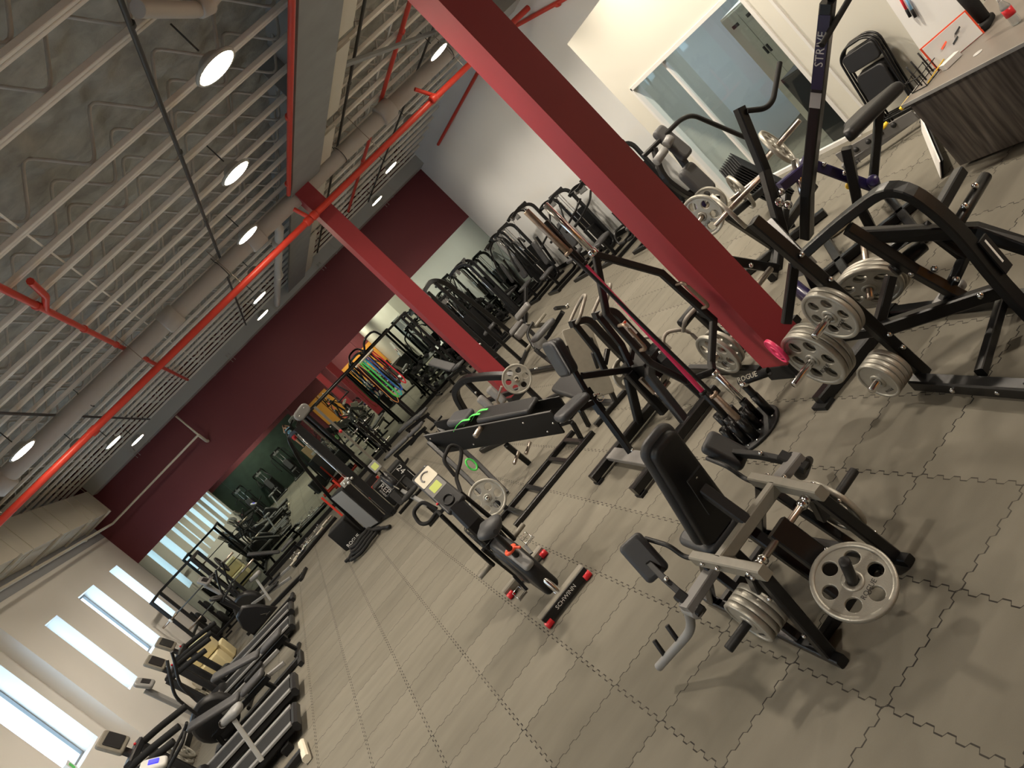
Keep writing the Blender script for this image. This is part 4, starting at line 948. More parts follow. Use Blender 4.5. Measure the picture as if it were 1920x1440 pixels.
part(bo, 'shaft', MB().cyl((5.93,4.62,.80), (5.95,4.64,1.10), .05, .06), RUB); part(bo, 'sole', MB().slab((5.91,4.61,.776), (1,.3,0), (-.3,1,0), rrect(.24,.10,.045), .05, .3), RUB)
wb = thing('whiteboard_easel', 'white marker board standing behind the desk beside the folded chairs', 'whiteboard', (6.6, 5.4, 0))
part(wb, 'board', MB().obox((6.58,5.40,1.08), (-.02,.33,0), (.06,0,.50), (.008,0,-.002)), WHTL)
part(wb, 'leg', MB().beam([(6.66,5.7,1.5), (6.80,5.7,.02)], .03, .03), GRYP); part(wb, 'leg', MB().beam([(6.66,5.12,1.5), (6.80,5.12,.02)], .03, .03), GRYP); part(wb, 'front_leg', MB().beam([(6.52,5.7,.6), (6.50,5.7,.02)], .025, .025), GRYP)
for k, (y, z, c) in enumerate(((5.60,1.08, REDP), (5.56,1.05, BLUEC), (5.13,.80, BLUEC))):
    mk = thing('marker', '%s marker with black cap clipped to the white marker board' % ('red', 'blue', 'light blue')[k] + (' edge nearest the bottle' if k == 2 else ''), 'marker', (6.52,y,z), 'markers on the white board')
    part(mk, 'barrel', MB().cyl((6.535,y,z), (6.55,y-.01,z+.11), .013, n=10), c); part(mk, 'cap', MB().cyl((6.525,y+.008,z-.08), (6.535,y,z), .015, n=10), DRK)
# folding chairs leaning on the office wall
def folding_chair():
    t = thing('folding_chair', 'black folded chair leaning on the office wall, front one of three', 'chair', (6.86, 6.55, 0), 'folded chairs by the office wall')
    out = fillet([(6.62,6.30,.02), (6.80,6.30,.95), (6.82,6.42,1.03), (6.82,6.70,1.03), (6.80,6.82,.95), (6.62,6.82,.02)], .12)
    part(t, 'tube_frame', MB().tube(out, .013, 8), BLK)
    part(t, 'backrest', MB().slab((6.79,6.56,.86), (0,1,0), (.18,0,.95), rrect(.46,.20,.06), .03, .4), VINB)
    part(t, 'seat', MB().slab((6.725,6.56,.52), (0,1,0), (.18,0,.95), rrect(.40,.40,.07), .04, .4), VINB)
    for y in (6.34, 6.78): part(t, 'rear_leg', MB().tube([(6.76,y,.62), (6.70,y,.02)], .012, 8), BLK)
    part(t, 'cross_bar', MB().tube([(6.70,6.32,.14), (6.70,6.80,.14)], .009, 6), BLK)
    return t
c0 = folding_chair()
for k in (1, 2): dup(c0, (6.86+.055*k, 6.55+.012*k, 0), 0, 'black folded chair leaning on the office wall, %s of three' % ('middle one', 'one nearest the wall')[k-1])
# folded bench with yellow knobs
t = thing('adjustable_bench', 'folded grey bench base with yellow knobs lying between the tall press and the desk', 'bench', (6.3, 6.6, 0))
part(t, 'spine', MB().beam([(6.05,6.95,.10), (6.50,6.12,.12)], .06, .08), GRY); part(t, 'ladder', MB().obox((6.2,6.5,.20), (-.16,.40,.03), (.01,.004,0), (0,0,.06)), GRY)
pieces(t, 'slot', BLKM, [MB().ball((6.10+.055*k,6.70-.138*k,.21), .03, 8) for k in range(4)])
part(t, 'cross_foot', MB().beam([(5.9,6.8,.04), (6.3,7.05,.04)], .06, .07), GRY); part(t, 'cross_foot', MB().beam([(6.40,6.12,.04), (6.8,6.27,.04)], .06, .07), GRY)
part(t, 'knob', MB().cyl((6.42,6.25,.27), (6.54,6.18,.30), .022), YEL); part(t, 'knob', MB().cyl((6.22,6.38,.25), (6.28,6.34,.26), .022), YEL)
lettering(t, 'HOIST', .07, (6.02,6.79,.10), (.42,-.9,.0), (0,.1,1), DRK)
t = thing('folding_step', 'cream floor disc with slots lying on the floor behind the arched machine', 'floor disc', (4.92, 6.25, 0))
part(t, 'disc', MB().cyl((4.92,6.25,0), (4.92,6.25,.05), .16, n=24), CREAM); part(t, 'slots', MB().box((4.86,6.15,.05), (4.88,6.35,.053)).box((4.92,6.15,.05), (4.94,6.35,.053)), GRY)
t = thing('cabinet', 'low matte black cabinet standing in the office doorway', 'cabinet', (7.25, 7.7, 0))
part(t, 'carcass', MB().box((7.13,7.53,.0), (7.5,8.02,1.08)), BLKM); part(t, 'door', MB().box((7.118,7.54,.05), (7.128,8.01,1.06)), BLKM)
t = thing('locker', 'tall cream metal locker inside the glazed office', 'locker', (8.3, 8.8, 0))
part(t, 'carcass', MB().box((8.02,8.46,.05), (8.55,9.14,2.07)), CREAM)
for k in range(2):
    d = part(t, 'door', MB().box((8.0,8.475+.33*k,.1), (8.018,8.795+.33*k,2.04)), CREAM); part(d, 'handle', MB().box((7.985,8.74+.07*k,1.3), (8.0,8.77+.07*k,1.42)), DRK)
    part(d, 'vent', MB().box((7.996,8.56+.33*k,1.85), (8.0,8.70+.33*k,1.9)), DRK)
# ================================================================== tall lat tower with chrome guide rods
t = thing('cable_tower', 'tall dark cable tower with chrome guide rods right of the far maroon column', 'gym machine', (3.6, 14.1, 0))
part(t, 'main_post', MB().beam([(3.58,14.2,.03), (3.52,14.15,2.36)], .13, .24, up=(0,1,0)), BLKM)
part(t, 'top_arch', MB().beam(fillet([(3.40,13.8,2.30), (3.5,14.1,2.42), (3.9,14.6,2.46), (4.15,14.9,2.25), (4.35,15.1,1.2), (4.5,15.3,.05)], .3, 6), .09, .07, up=(0,1,0)), BLK)
part(t, 'rear_post', MB().beam([(3.95,14.7,2.40), (4.05,14.8,.05)], .07, .07, up=(0,1,0)), BLK)
for x in (3.36, 3.42): part(t, 'guide_rod', MB().cyl((x,13.82,.28), (x,13.82,2.32), .014), CHR)
part(t, 'carriage', MB().box((3.30,13.76,.95), (3.48,13.9,1.08)).dots([(3.33,13.74,1.0), (3.44,13.74,1.02)], .025), [BLK, CHR])
part(t, 'weight_stack', MB().box((3.26,13.7,.06), (3.5,13.95,.62)), BLK)
part(t, 'pulley', MB().cyl((3.40,13.78,2.28), (3.40,13.86,2.28), .06, n=20), GRYP)
part(t, 'base_frame', MB().beam([(3.35,13.7,.04), (3.75,14.5,.04)], .3, .06).beam([(3.7,14.3,.04), (4.55,15.35,.04)], .07, .07), BLK)
t = thing('cable_cross_handle', 'black strap handle hanging from the tall cable tower', 'handle', (3.45, 13.6, 1.0)); part(t, 'strap', MB().tube([(3.40,13.74,1.3), (3.40,13.66,1.1), (3.46,13.66,1.1), (3.40,13.74,1.3)], .01, 6), RUB)
# ================================================================== back extension bench with tan rollers
t = thing('back_extension_bench', 'low black bench with padded seat and pale foot rollers between tower and row machine', 'bench', (3.9, 12.4, 0))
part(t, 'seat_pad', MB().slab((3.93,12.05,.58), (1,.1,-.02), (-.1,1,0), rrect(.52,.30,.08), .09, .4), VING)
part(t, 'spine', MB().beam([(4.35,11.9,.56), (4.05,12.3,.42), (3.75,12.6,.34)], .07, .08).beam([(3.75,12.55,.34), (3.62,11.96,.05)], .07, .07), BLK)
part(t, 'front_foot', MB().beam([(3.62,13.5,.04), (3.60,11.9,.04)], .09, .07).dots([(3.6,12.8,.085), (3.6,12.9,.085)], .02), [BLK, CHR])
part(t, 'grip_arm', MB().beam([(4.25,11.75,.72), (4.55,12.1,.52)], .06, .05).dots([(4.5,12.0,.56), (4.58,12.1,.54), (4.27,11.8,.70)], .03), [BLK, CHR])
part(t, 'roller_arm', MB().tube(fillet([(3.8,12.6,.36), (3.95,13.2,.30), (4.1,13.4,.55), (4.35,13.4,.60)], .2), .028, 8), BLK)
part(t, 'foot_roller', MB().cyl((4.36,13.5,.50), (4.70,13.6,.50), .03), TAN); part(t, 'foot_roller', MB().cyl((3.95,13.7,.30), (4.22,13.75,.30), .03), TAN)
part(t, 'knee_pad', MB().slab((4.25,14.0,.55), (.9,.3,0), (0,.2,1), rrect(.36,.16,.04), .10, .4), GRY)
part(t, 'adjust_box', MB().box((3.78,12.35,.34), (3.95,12.55,.50)), GRYP)
t = thing('leg_extension_bench', 'dark bench with two pale edged pads behind the foot rollers', 'bench', (4.9, 15, 0))
part(t, 'pad', MB().slab((4.75,14.6,.72), (.8,-.5,.1), (.4,.6,.5), rrect(.42,.16,.04), .10, .4), GRY); part(t, 'pad', MB().slab((4.55,15.0,.55), (.8,-.5,.1), (.4,.6,.5), rrect(.40,.14,.04), .09, .4), GRY)
part(t, 'frame', MB().beam([(5.2,15.6,.05), (4.6,14.7,.45), (4.5,14.4,.05)], .08, .08).beam([(4.6,14.75,.45), (5.3,15.0,.95)], .07, .07).dots([(4.62,14.6,.5), (4.8,14.9,.6), (4.9,15,.7)], .025), [BLK, CHR])

# ================================================================== weight stack machines along the right wall
def stack_machine(name, label, top, arms, pad):
    """user faces local -y; weight stack stands at the back"""
    t = thing(name, label, 'gym machine', (0,0,0), 'weight stack machines along the pale wall')
    for x in (-.34, .34):
        part(t, 'side_frame', MB().beam(fillet([(x,-.62,.04), (x,.42,.04), (x,.45,top-.1), (x*.9,.1,top), (x*.8,-.10,top-.05)], .2, 5), .075, .06, up=(1,0,0)), BLK)
    part(t, 'top_bar', MB().beam([(-.32,.35,top-.02), (.32,.35,top-.02)], .07, .07).beam([(-.3,-.05,top-.05), (.3,-.05,top-.05)], .06, .06), BLK)
    part(t, 'cross_foot', MB().beam([(-.45,-.62,.04), (.45,-.62,.04)], .08, .07), BLK); part(t, 'cross_foot', MB().beam([(-.45,.45,.04), (.45,.45,.04)], .08, .07), BLK)
    st = MB()
    for k in range(14): st.box((-.20,.28,.10+.042*k), (.20,.42,.138+.042*k))
    s = part(t, 'weight_stack', st, BLKM)
    part(s, 'number_strip', MB().box((-.02,.276,.12), (.02,.279,.66)), WHTL)
    for x in (-.11, .11): part(t, 'guide_rod', MB().cyl((x,.35,.10), (x,.35,top-.05), .012, n=8), CHR)
    part(t, 'shroud', MB().box((-.26,.44,.06), (.26,.452,1.15)), DRK)
    part(t, 'placard', MB().box((-.18,.06,top-.20), (.18,.075,top-.06)), GRYP)
    part(t, 'cable', MB().tube([(0,.35,.72), (0,.35,top-.06), (0,-.05,top-.06), (0,-.35,1.25)], .006, 5), BLK)
    part(t, 'pulley', MB().cyl((-.02,.33,top-.06), (.02,.33,top-.06), .06), GRYP); part(t, 'pulley', MB().cyl((-.02,-.05,top-.08), (.02,-.05,top-.08), .055), GRYP)
    part(t, 'seat', MB().slab((0,-.42,.50), (1,0,0), (0,1,.05), rrect(.36,.42,.07), .08, .4), VING)
    part(t, 'seat_post', MB().beam([(0,-.40,.06), (0,-.40,.46)], .07, .07), BLK)
    if pad: part(t, 'backrest', MB().slab((0,-.16,.95), (1,0,0), (0,.18,1), rrect(.30,.66,.07), .08, .4), VING); part(t, 'pad_post', MB().beam([(0,-.10,.5), (0,.05,1.3)], .06, .06), BLK)
    for x in (-1, 1):
        if arms == 'press': pts = [(x*.28,.05,top-.25), (x*.42,-.2,1.25), (x*.42,-.65,1.15), (x*.25,-.72,1.12)]
        elif arms == 'bar': pts = [(0,-.36,1.30), (x*.25,-.38,1.62), (x*.45,-.4,1.60), (x*.55,-.4,1.48)]
        elif arms == 'fly': pts = [(x*.18,-.05,top-.1), (x*.5,-.15,top-.2), (x*.55,-.45,1.2), (x*.52,-.5,.95)]
        else: pts = [(x*.25,-.3,.55), (x*.30,-.75,.62), (x*.30,-.85,.40), (x*.08,-.85,.38)]
        part(t, 'lever_arm', MB().tube(fillet(pts, .12), .024, 8), BLK); p = V(pts[-1]); q = V(pts[-2])
        part(t, 'hand_grip', MB().cyl(q.lerp(p,.3), p+(p-q)*.15, .03), RUB)
    return t
RP = [(7.35,19.6,2.02,'fly',1), (7.35,17.75,2.10,'bar',1), (7.45,16.1,1.78,'press',1), (7.45,14.55,1.62,'press',0), (7.4,12.9,1.7,'leg',1), (7.6,21.3,1.9,'leg',1)]
RL = ['arched black weight machine standing second from the mirror corner at the pale wall', 'tallest black lat pulldown machine along the pale grey wall', 'black press machine with grey pad, third from the mirror corner at the pale wall', 'low black press machine with red knob seen left of the front column', 'black leg machine mostly hidden behind the front maroon column', 'black leg curl machine in the mirror corner of the pale wall']
for k, (x, y, tp, a, pd) in enumerate(RP):
    m = stack_machine('stack_machine', RL[k], tp, a, pd); m.location = (x, y, 0); m.rotation_euler = (0,0,-PI/2+(.12,-.1,.08,0,.1,-.2)[k])
# cable column nearer to the middle, arms leaning towards the room
m = stack_machine('stack_machine', 'dark pulldown machine standing away from the wall just right of the tall cable tower', 2.2, 'bar', 0); m.location = (5.6, 18.8, 0); m.rotation_euler = (0,0,-PI/2-.5)
m = stack_machine('stack_machine', 'dark low row machine right of the cable tower near the mirror', 1.9, 'fly', 1); m.location = (5.1, 20.0, 0); m.rotation_euler = (0,0,PI+.4)

for k, (x, y, tp, a, pd) in enumerate(((-4.3,.6,2.1,'bar',1), (-2.9,.4,1.9,'press',1), (-1.4,.5,2.0,'fly',1))):
    m = stack_machine('stack_machine', 'black weight machine seen in the mirrors before the dark green wall, %s' % ('nearest the windows', 'middle one', 'nearest the photographer')[k], tp, a, pd); m.location = (x, y-1.2, 0); m.rotation_euler = (0,0,PI); m['group'] = 'weight stack machines along the back wall'

# ================================================================== functional trainer tower with arch
t = thing('functional_trainer', 'dark arched cable station with pulley head standing left of the fan bike', 'gym machine', (-.15, 14.9, 0))
part(t, 'front_post', MB().beam([(.12,14.5,.03), (.14,14.5,2.40)], .16, .10, up=(0,1,0)), BLKM)
part(t, 'arch_tube', MB().beam(fillet([(.14,14.55,2.36), (-.10,14.75,2.40), (-.30,15.2,1.9), (-.46,15.6,.9), (-.5,15.7,.04)], .28, 7), .07, .07, up=(0,1,0)), BLK)
part(t, 'base_bar', MB().beam([(.15,14.42,.04), (-.52,15.8,.04)], .08, .07), BLK); part(t, 'base_bar', MB().beam([(.12,14.5,.04), (.75,14.9,.04)], .08, .07), BLK)
part(t, 'stack_shroud', MB().obox((-.20,15.15,.52), (.14,-.26,0), (.10,.05,0), (0,0,.48)), BLKM)
part(t, 'shroud_side', MB().obox((-.31,15.10,.52), (.12,-.23,0), (.006,.003,0), (0,0,.46)), GRYP)
part(t, 'pulley_head', MB().slab((.40,14.5,2.52), (1,.2,.1), (0,0,1), rrect(.34,.20,.09), .10, .3).dots([(.32,14.43,2.50), (.48,14.45,2.55)], .016), [GRYP, CHR])
part(t, 'head_bracket', MB().beam([(.14,14.5,2.40), (.40,14.53,2.50)], .08, .06), BLK)
part(t, 'carriage', MB().box((-.12,14.46,1.02), (.18,14.62,1.12)).dots([(-.05,14.43,1.07), (.05,14.42,1.09), (.1,14.42,1.05), (0,14.42,1.03)], .035), [LGRY, CHR])
part(t, 'guide_rod', MB().cyl((.0,14.62,.1), (.05,14.62,2.3), .012), CHR)
part(t, 'red_knob', MB().ball((.62,14.9,1.75), .035, 10), REDP)
part(t, 'slim_post', MB().beam([(.62,15.0,.04), (.64,15.0,2.42)], .05, .05, up=(0,1,0)), TAN)
t = thing('plyo_box', 'black soft jump box with white maker name leaning beside the cable station', 'jump box', (-.8, 15.8, 0))
part(t, 'box_body', MB().slab((-.76,15.82,.26), (.96,-.26,0), (.26,.96,0), rrect(.46,.42,.03), .50, .05), RUB)
lettering(t, 'ROGUE', .10, V((-.78,15.60,.07)), (.96,-.26,0), (0,0,1))
t = thing('plyo_box', 'black soft jump box lettered REP and 24 beside the tan post', 'jump box', (.62, 15.3, 0))
part(t, 'box_body', MB().slab((.60,15.30,.26), (1,0,0), (0,1,0), rrect(.74,.50,.03), .52, .05), RUB)
lettering(t, 'REP', .15, (.36,15.045,.36), (0,0,-1), (1,0,0)); lettering(t, '24', .17, (.84,15.045,.38), (0,0,-1), (1,0,0))
lettering(t, 'FITNESS', .05, (.275,15.045,.33), (0,0,-1), (1,0,0))
for q in ([(.45,15.045,.47), (.92,15.045,.47)], [(.28,15.045,.47), (.34,15.045,.47)], [(.92,15.045,.06), (.92,15.045,.28)], [(.62,15.045,.06), (.92,15.045,.06)]):
    part(t, 'printed_line', MB().beam(q, .008, .002), WHTL)
# rower in front of the box
t = thing('rowing_machine', 'black air rower with round fan housing and small screen behind the fan bike', 'rower', (.5, 13.4, 0))
part(t, 'flywheel_housing', MB().lathe((.42,13.75,.50), (1,0,0), [(0,0),(0,.10),(.0,.25),(.03,.28),(.13,.28),(.16,.25),(.16,.1),(.16,0)], 28), BLK)
part(t, 'housing_ring', MB().tube([(.40, 13.75+.2*math.cos(a), .50+.2*math.sin(a)) for a in [2*PI*i/24 for i in range(24)]], .012, 6, up=(1,0,0), closed=True), GRYP)
part(t, 'chain_line', MB().cyl((.46,13.40,.52), (.46,12.9,.50), .01), TAN)
part(t, 'rail', MB().beam([(.5,13.5,.32), (.5,11.4,.30)], .06, .09), GRYP); part(t, 'seat', MB().slab((.5,12.3,.42), (1,0,0), (0,1,0), rrect(.34,.24,.09), .06, .4), RUB)
part(t, 'front_foot', MB().beam([(.18,13.95,.03), (.85,13.95,.03)], .06, .05).beam([(.5,13.95,.05), (.5,13.6,.32)], .06, .06), BLK); part(t, 'rear_foot', MB().beam([(.3,11.45,.03), (.7,11.45,.03)], .06, .05).beam([(.5,11.45,.05), (.5,11.45,.28)], .05, .05), BLK)
part(t, 'foot_board', MB().slab((.34,13.25,.36), (1,0,0), (0,.6,.8), rrect(.12,.30,.03), .03, .3), RUB); part(t, 'foot_board', MB().slab((.66,13.25,.36), (1,0,0), (0,.6,.8), rrect(.12,.30,.03), .03, .3), RUB)
part(t, 'monitor_arm', MB().beam([(.5,13.7,.72), (.5,13.55,.95)], .03, .03), BLK); s = part(t, 'monitor', MB().slab((.5,13.50,.98), (1,0,0), (0,.35,.9), rrect(.17,.20,.02), .04, .3), GRYP)
part(s, 'display', MB().slab((.5,13.478,.985), (1,0,0), (0,.35,.9), rrect(.11,.11,.01), .004), LCD)
part(t, 'handle_bar', MB().cyl((.25,13.42,.48), (.72,13.30,.52), .016), BLKM)
# battle rope coiled on the floor
pts = []
for k in range(60):
    a = k*.42; r = .30-.0025*k; pts.append((-.62+r*1.25*math.cos(a)*(1+.1*math.sin(k)), 14.35+r*1.1*math.sin(a), .04+.0032*k+.012*math.sin(k*1.7)))
pts += [(-.35,14.25,.14), (-.18,14.0,.06), (-.16,13.9,.05)]
t = thing('battle_rope', 'thick black battle rope coiled on the floor before the black jump box', 'rope', (-.62,14.35,0)); part(t, 'rope_coil', MB().tube(fillet(pts, .05, 2), .034, 8), RUB)
part(t, 'end_grip', MB().cyl((-.19,13.98,.055), (-.10,13.72,.05), .036), BLK)
s = single('battle_rope', MB().tube(fillet([(-1.05,14.65,.035), (-1.0,14.9,.035), (-.75,15.1,.035), (-.5,14.95,.036), (-.62,14.75,.036), (-.9,14.72,.037), (-1.12,14.85,.037)], .2), .032, 8), RUB, 'loose end of black rope trailing on the floor left of the coil', 'rope')

# ================================================================== curl bars and chains on the floor rack in front of the mirror
t = thing('bar_rack', 'low black floor rack of curl bars under the mirrors', 'bar rack', (-1.7, 20.2, 0))
part(t, 'tray', MB().beam([(-2.4,20.05,.05), (-.9,20.45,.05)], .34, .08), BLK)
def curl_bar(a, b, label, zig=True):
    a, b = V(a), V(b); d = b-a; s = V((-d.y,d.x,0)).normalized()
    t = thing('curl_bar', label, 'curl bar', a, 'curl bars on the floor rack')
    q = lambda u, w=0, z=0: a+d*u+s*w+V((0,0,z))
    part(t, 'shaft', MB().tube(fillet([q(.2), q(.34,.05,.02), q(.42,-.04,.03), q(.5,.04,.03), q(.58,-.04,.03), q(.66,.05,.02), q(.8)], .05) if zig else [q(.2), q(.8)], .014, 8), CHR)
    for u0, u1 in ((0,.2), (.8,1)): part(t, 'sleeve', MB().cyl(q(u0), q(u1), .025), CREAM if zig else STL)
    return t
curl_bar((-2.45,19.92,.13), (-1.25,20.26,.13), 'zigzag curl bar with pale sleeves nearest the camera on the floor rack'); curl_bar((-2.3,20.06,.15), (-1.05,20.42,.15), 'zigzag curl bar with pale sleeves in the middle of the floor rack'); curl_bar((-2.15,20.2,.13), (-.9,20.55,.13), 'straight short bar at the back of the floor rack', False)
for k in range(3):
    p = V((-2.2+.42*k, 20.03+.12*k, .17)); mb = MB()
    for j in range(9):
        a = j*.7; c = p+V((.10*math.cos(a), .10*math.sin(a), .012*j)); mb.tube([c+V((.03*math.cos(b)*math.cos(a)-.0*math.sin(b), .03*math.cos(b)*math.sin(a), .02*math.sin(b))) for b in [2*PI*i/8 for i in range(8)]], .007, 5, closed=True)
    t = thing('lifting_chain', 'heap of bright steel chain on the floor rack, %s' % ('nearest the windows', 'middle heap', 'nearest the jump box')[k], 'chain', p); part(t, 'links', mb, CHR)

# ================================================================== rig with hanging bands
t = thing('training_rig', 'tall black rig with long crossbar in front of the mirrors', 'rig', (2.4, 20.3, 0))
part(t, 'crossbar', MB().beam([(.5,20.2,2.36), (4.3,20.2,2.32)], .06, .06), BLK)
part(t, 'crossbar', MB().beam([(.5,20.9,2.36), (4.3,20.9,2.32)], .05, .05), BLK)
for x in (.6, 2.45, 4.25):
    part(t, 'upright', MB().beam([(x,20.25,.02), (x,20.25,2.36)], .07, .07, up=(0,1,0)), BLK); part(t, 'brace', MB().beam([(x,20.2,2.34), (x,20.9,2.34)], .05, .05), BLK)
    part(t, 'rear_upright', MB().beam([(x,20.9,.02), (x,20.9,2.36)], .07, .07, up=(0,1,0)), BLK); part(t, 'foot', MB().beam([(x,20.15,.02), (x,21.0,.02)], .09, .04), BLK)
part(t, 'band_peg', MB().cyl((2.30,20.1,2.28), (2.95,20.0,2.28), .03), CREAM); part(t, 'pull_up_hoop', MB().tube(fillet([(2.75,20.2,2.36), (2.95,20.0,2.62), (3.3,20.0,2.62), (3.4,20.2,2.34)], .15), .03, 8), BLK)
part(t, 'loop_handle', MB().tube([(1.4,20.1,2.3), (1.35,20.0,2.0), (1.7,20.0,2.0), (1.65,20.1,2.3)], .02, 6), BLK)
BC = [('red', mat('red_band', (.7,.03,.05), .5), 1.05), ('black', BLKM, 1.15), ('blue', mat('blue_band', (.03,.10,.5), .5), 1.0), ('teal', mat('teal_band', (.05,.5,.5), .5), .92), ('green', GRN, .95), ('light orange', mat('orange_band', (.85,.35,.12), .5), .85)]
for k, (nm, m, lo) in enumerate(BC):
    x = 2.88-.10*k
    sx_ = .04 if nm != 'light orange' else .05
    single('resistance_band', MB().beam(fillet([(x-.02,20.06,2.31), (x-sx_,20.02,2.0), (x-sx_-.02,20.0,lo+.15), (x-.01,20.0,lo), (x+sx_+.02,20.0,lo+.15), (x+sx_,20.02,2.0), (x+.02,20.06,2.31)], .06), (.034 if k < 5 else .016), .012, up=(0,1,0)), m, '%s resistance band loop hanging from the peg of the tall rig' % nm, 'exercise band', 'bands on the rig')
# benches and dumbbells in front of the mirrors
def dumbbell():
    t = thing('dumbbell', 'dumbbell', 'dumbbell', (0,0,0), 'black hex dumbbells on the rack')
    for s in (-1, 1): part(t, 'head', MB().lathe((s*.055,0,.055), (s,0,0), [(0,0),(0,.045),(.01,.056),(.08,.056),(.09,.04),(.09,0)], 6, False), RUB)
    part(t, 'grip', MB().cyl((-.06,0,.055), (.06,0,.055), .016), STL); return t
t = thing('dumbbell_rack', 'three tier black dumbbell rack under the mirrors right of the rig', 'dumbbell rack', (5.0, 21.6, 0))
for z, y in ((.25,21.35), (.60,21.6), (.95,21.85)):
    part(t, 'shelf', MB().obox((5.0,y,z), (1.55,0,0), (0,.13,.05), (0,-.006,.012)), BLK)
for x in (3.5, 5.0, 6.5): part(t, 'side_frame', MB().beam([(x,21.2,.03), (x,22.0,.03)], .06, .05).beam([(x,21.25,.1), (x,21.95,1.0)], .06, .06).beam([(x,21.95,.03), (x,21.95,1.0)], .06, .06), BLK)
d0 = None
for r, (z, y) in enumerate(((.25,21.35), (.60,21.6), (.95,21.85))):
    for k in range(12):
        lab = 'black hex dumbbell lying on the %s tier of the rack under the mirrors' % ('lowest', 'middle', 'top')[r]
        if d0 is None: d0 = dumbbell(); d0['label'] = lab; d = d0
        else: d = dup(d0, (0,0,0), 0, lab)
        d['group'] = 'dumbbells on the %s tier' % ('lowest', 'middle', 'top')[r]
        d.location = (3.62+.25*k, y-.02, z+.02); d.rotation_euler = (0,0,PI/2); d.scale = (1,1.0+.02*k,1)
def flat_bench(label, loc, rz, inc=0.):
    t = thing('flat_bench', label, 'bench', (0,0,0), 'benches in front of the mirrors')
    part(t, 'seat_pad', MB().slab((0,-.35,.44), (1,0,0), (0,1,0), rrect(.28,.42,.05), .07, .4), VING)
    c = V((0,-.12,.44)); d = V((0,math.cos(inc),math.sin(inc)))
    part(t, 'back_pad', MB().slab(c+d*.42, (1,0,0), d, rrect(.28,.80,.05), .07, .4), VING)
    part(t, 'spine', MB().beam([(0,-.55,.32), (0,.55,.32)], .07, .08).beam([(0,-.5,.05), (0,-.45,.32)], .06, .06).beam([(0,.55,.05), (0,.5,.32)], .06, .06), BLK)
    for y in (-.5, .55): part(t, 'foot', MB().beam([(-.25,y,.03), (.25,y,.03)], .06, .05), BLK)
    t.location = loc; t.rotation_euler = (0,0,rz); return t
flat_bench('grey topped flat bench standing under the hanging bands', (2.15,18.6,0), .5); flat_bench('inclined grey bench before the dumbbell rack', (3.9,19.6,0), .3, .7); flat_bench('black bench beside the jump box lettered REP', (1.55,17.2,0), .9)
t = thing('plate_tree', 'black plate tree loaded with black plates near the rig', 'plate tree', (1.35, 20.9, 0))
part(t, 'post', MB().beam([(1.35,20.9,.03), (1.35,20.9,1.25)], .08, .08, up=(0,1,0)).beam([(1.05,20.9,.03), (1.65,20.9,.03)], .07, .06).beam([(1.35,20.6,.03), (1.35,21.2,.03)], .07, .06), BLK)
for z in (.35, .75, 1.12):
    for s in (-1, 1): part(t, 'peg', MB().cyl((1.35+s*.04,20.9,z), (1.35+s*.28,20.9,z), .024), CHR)
k = 0
for z in (.35, .75, 1.12):
    for s in (-1, 1):
        plate((1.35+s*.10,20.9,z), (s,0,0), 'big' if z < 1 else 'mid', 'black weight plate on the plate tree near the rig, %s pegs' % ('lowest' if z < .5 else 'middle' if z < 1 else 'top'), 'plates on the plate tree, %s pegs' % ('lowest' if z < .5 else 'middle' if z < 1 else 'top'), .2, BLKM)
for k, (x, y) in enumerate(((-.35,18.0), (.1,18.9))):
    t = thing('red_step_frame', 'red tubular sled frame on the floor, %s' % ('nearer the black jump box', 'farther one near the mirrors')[k], 'sled', (x, y, 0))
    part(t, 'runner', MB().beam([(x-.5,y,.04), (x+.5,y,.04)], .05, .06), RED); part(t, 'runner', MB().beam([(x-.5,y+.6,.04), (x+.5,y+.6,.04)], .05, .06), RED)
    part(t, 'cross_tube', MB().beam([(x,y,.07), (x,y+.6,.07)], .05, .05), RED); part(t, 'push_post', MB().beam([(x-.3,y+.3,.05), (x-.3,y+.3,.85)], .05, .05), RED); part(t, 'pad', MB().obox((x+.2,y+.3,.16), (.22,0,0), (0,.25,0), (0,0,.08)), BLKM)

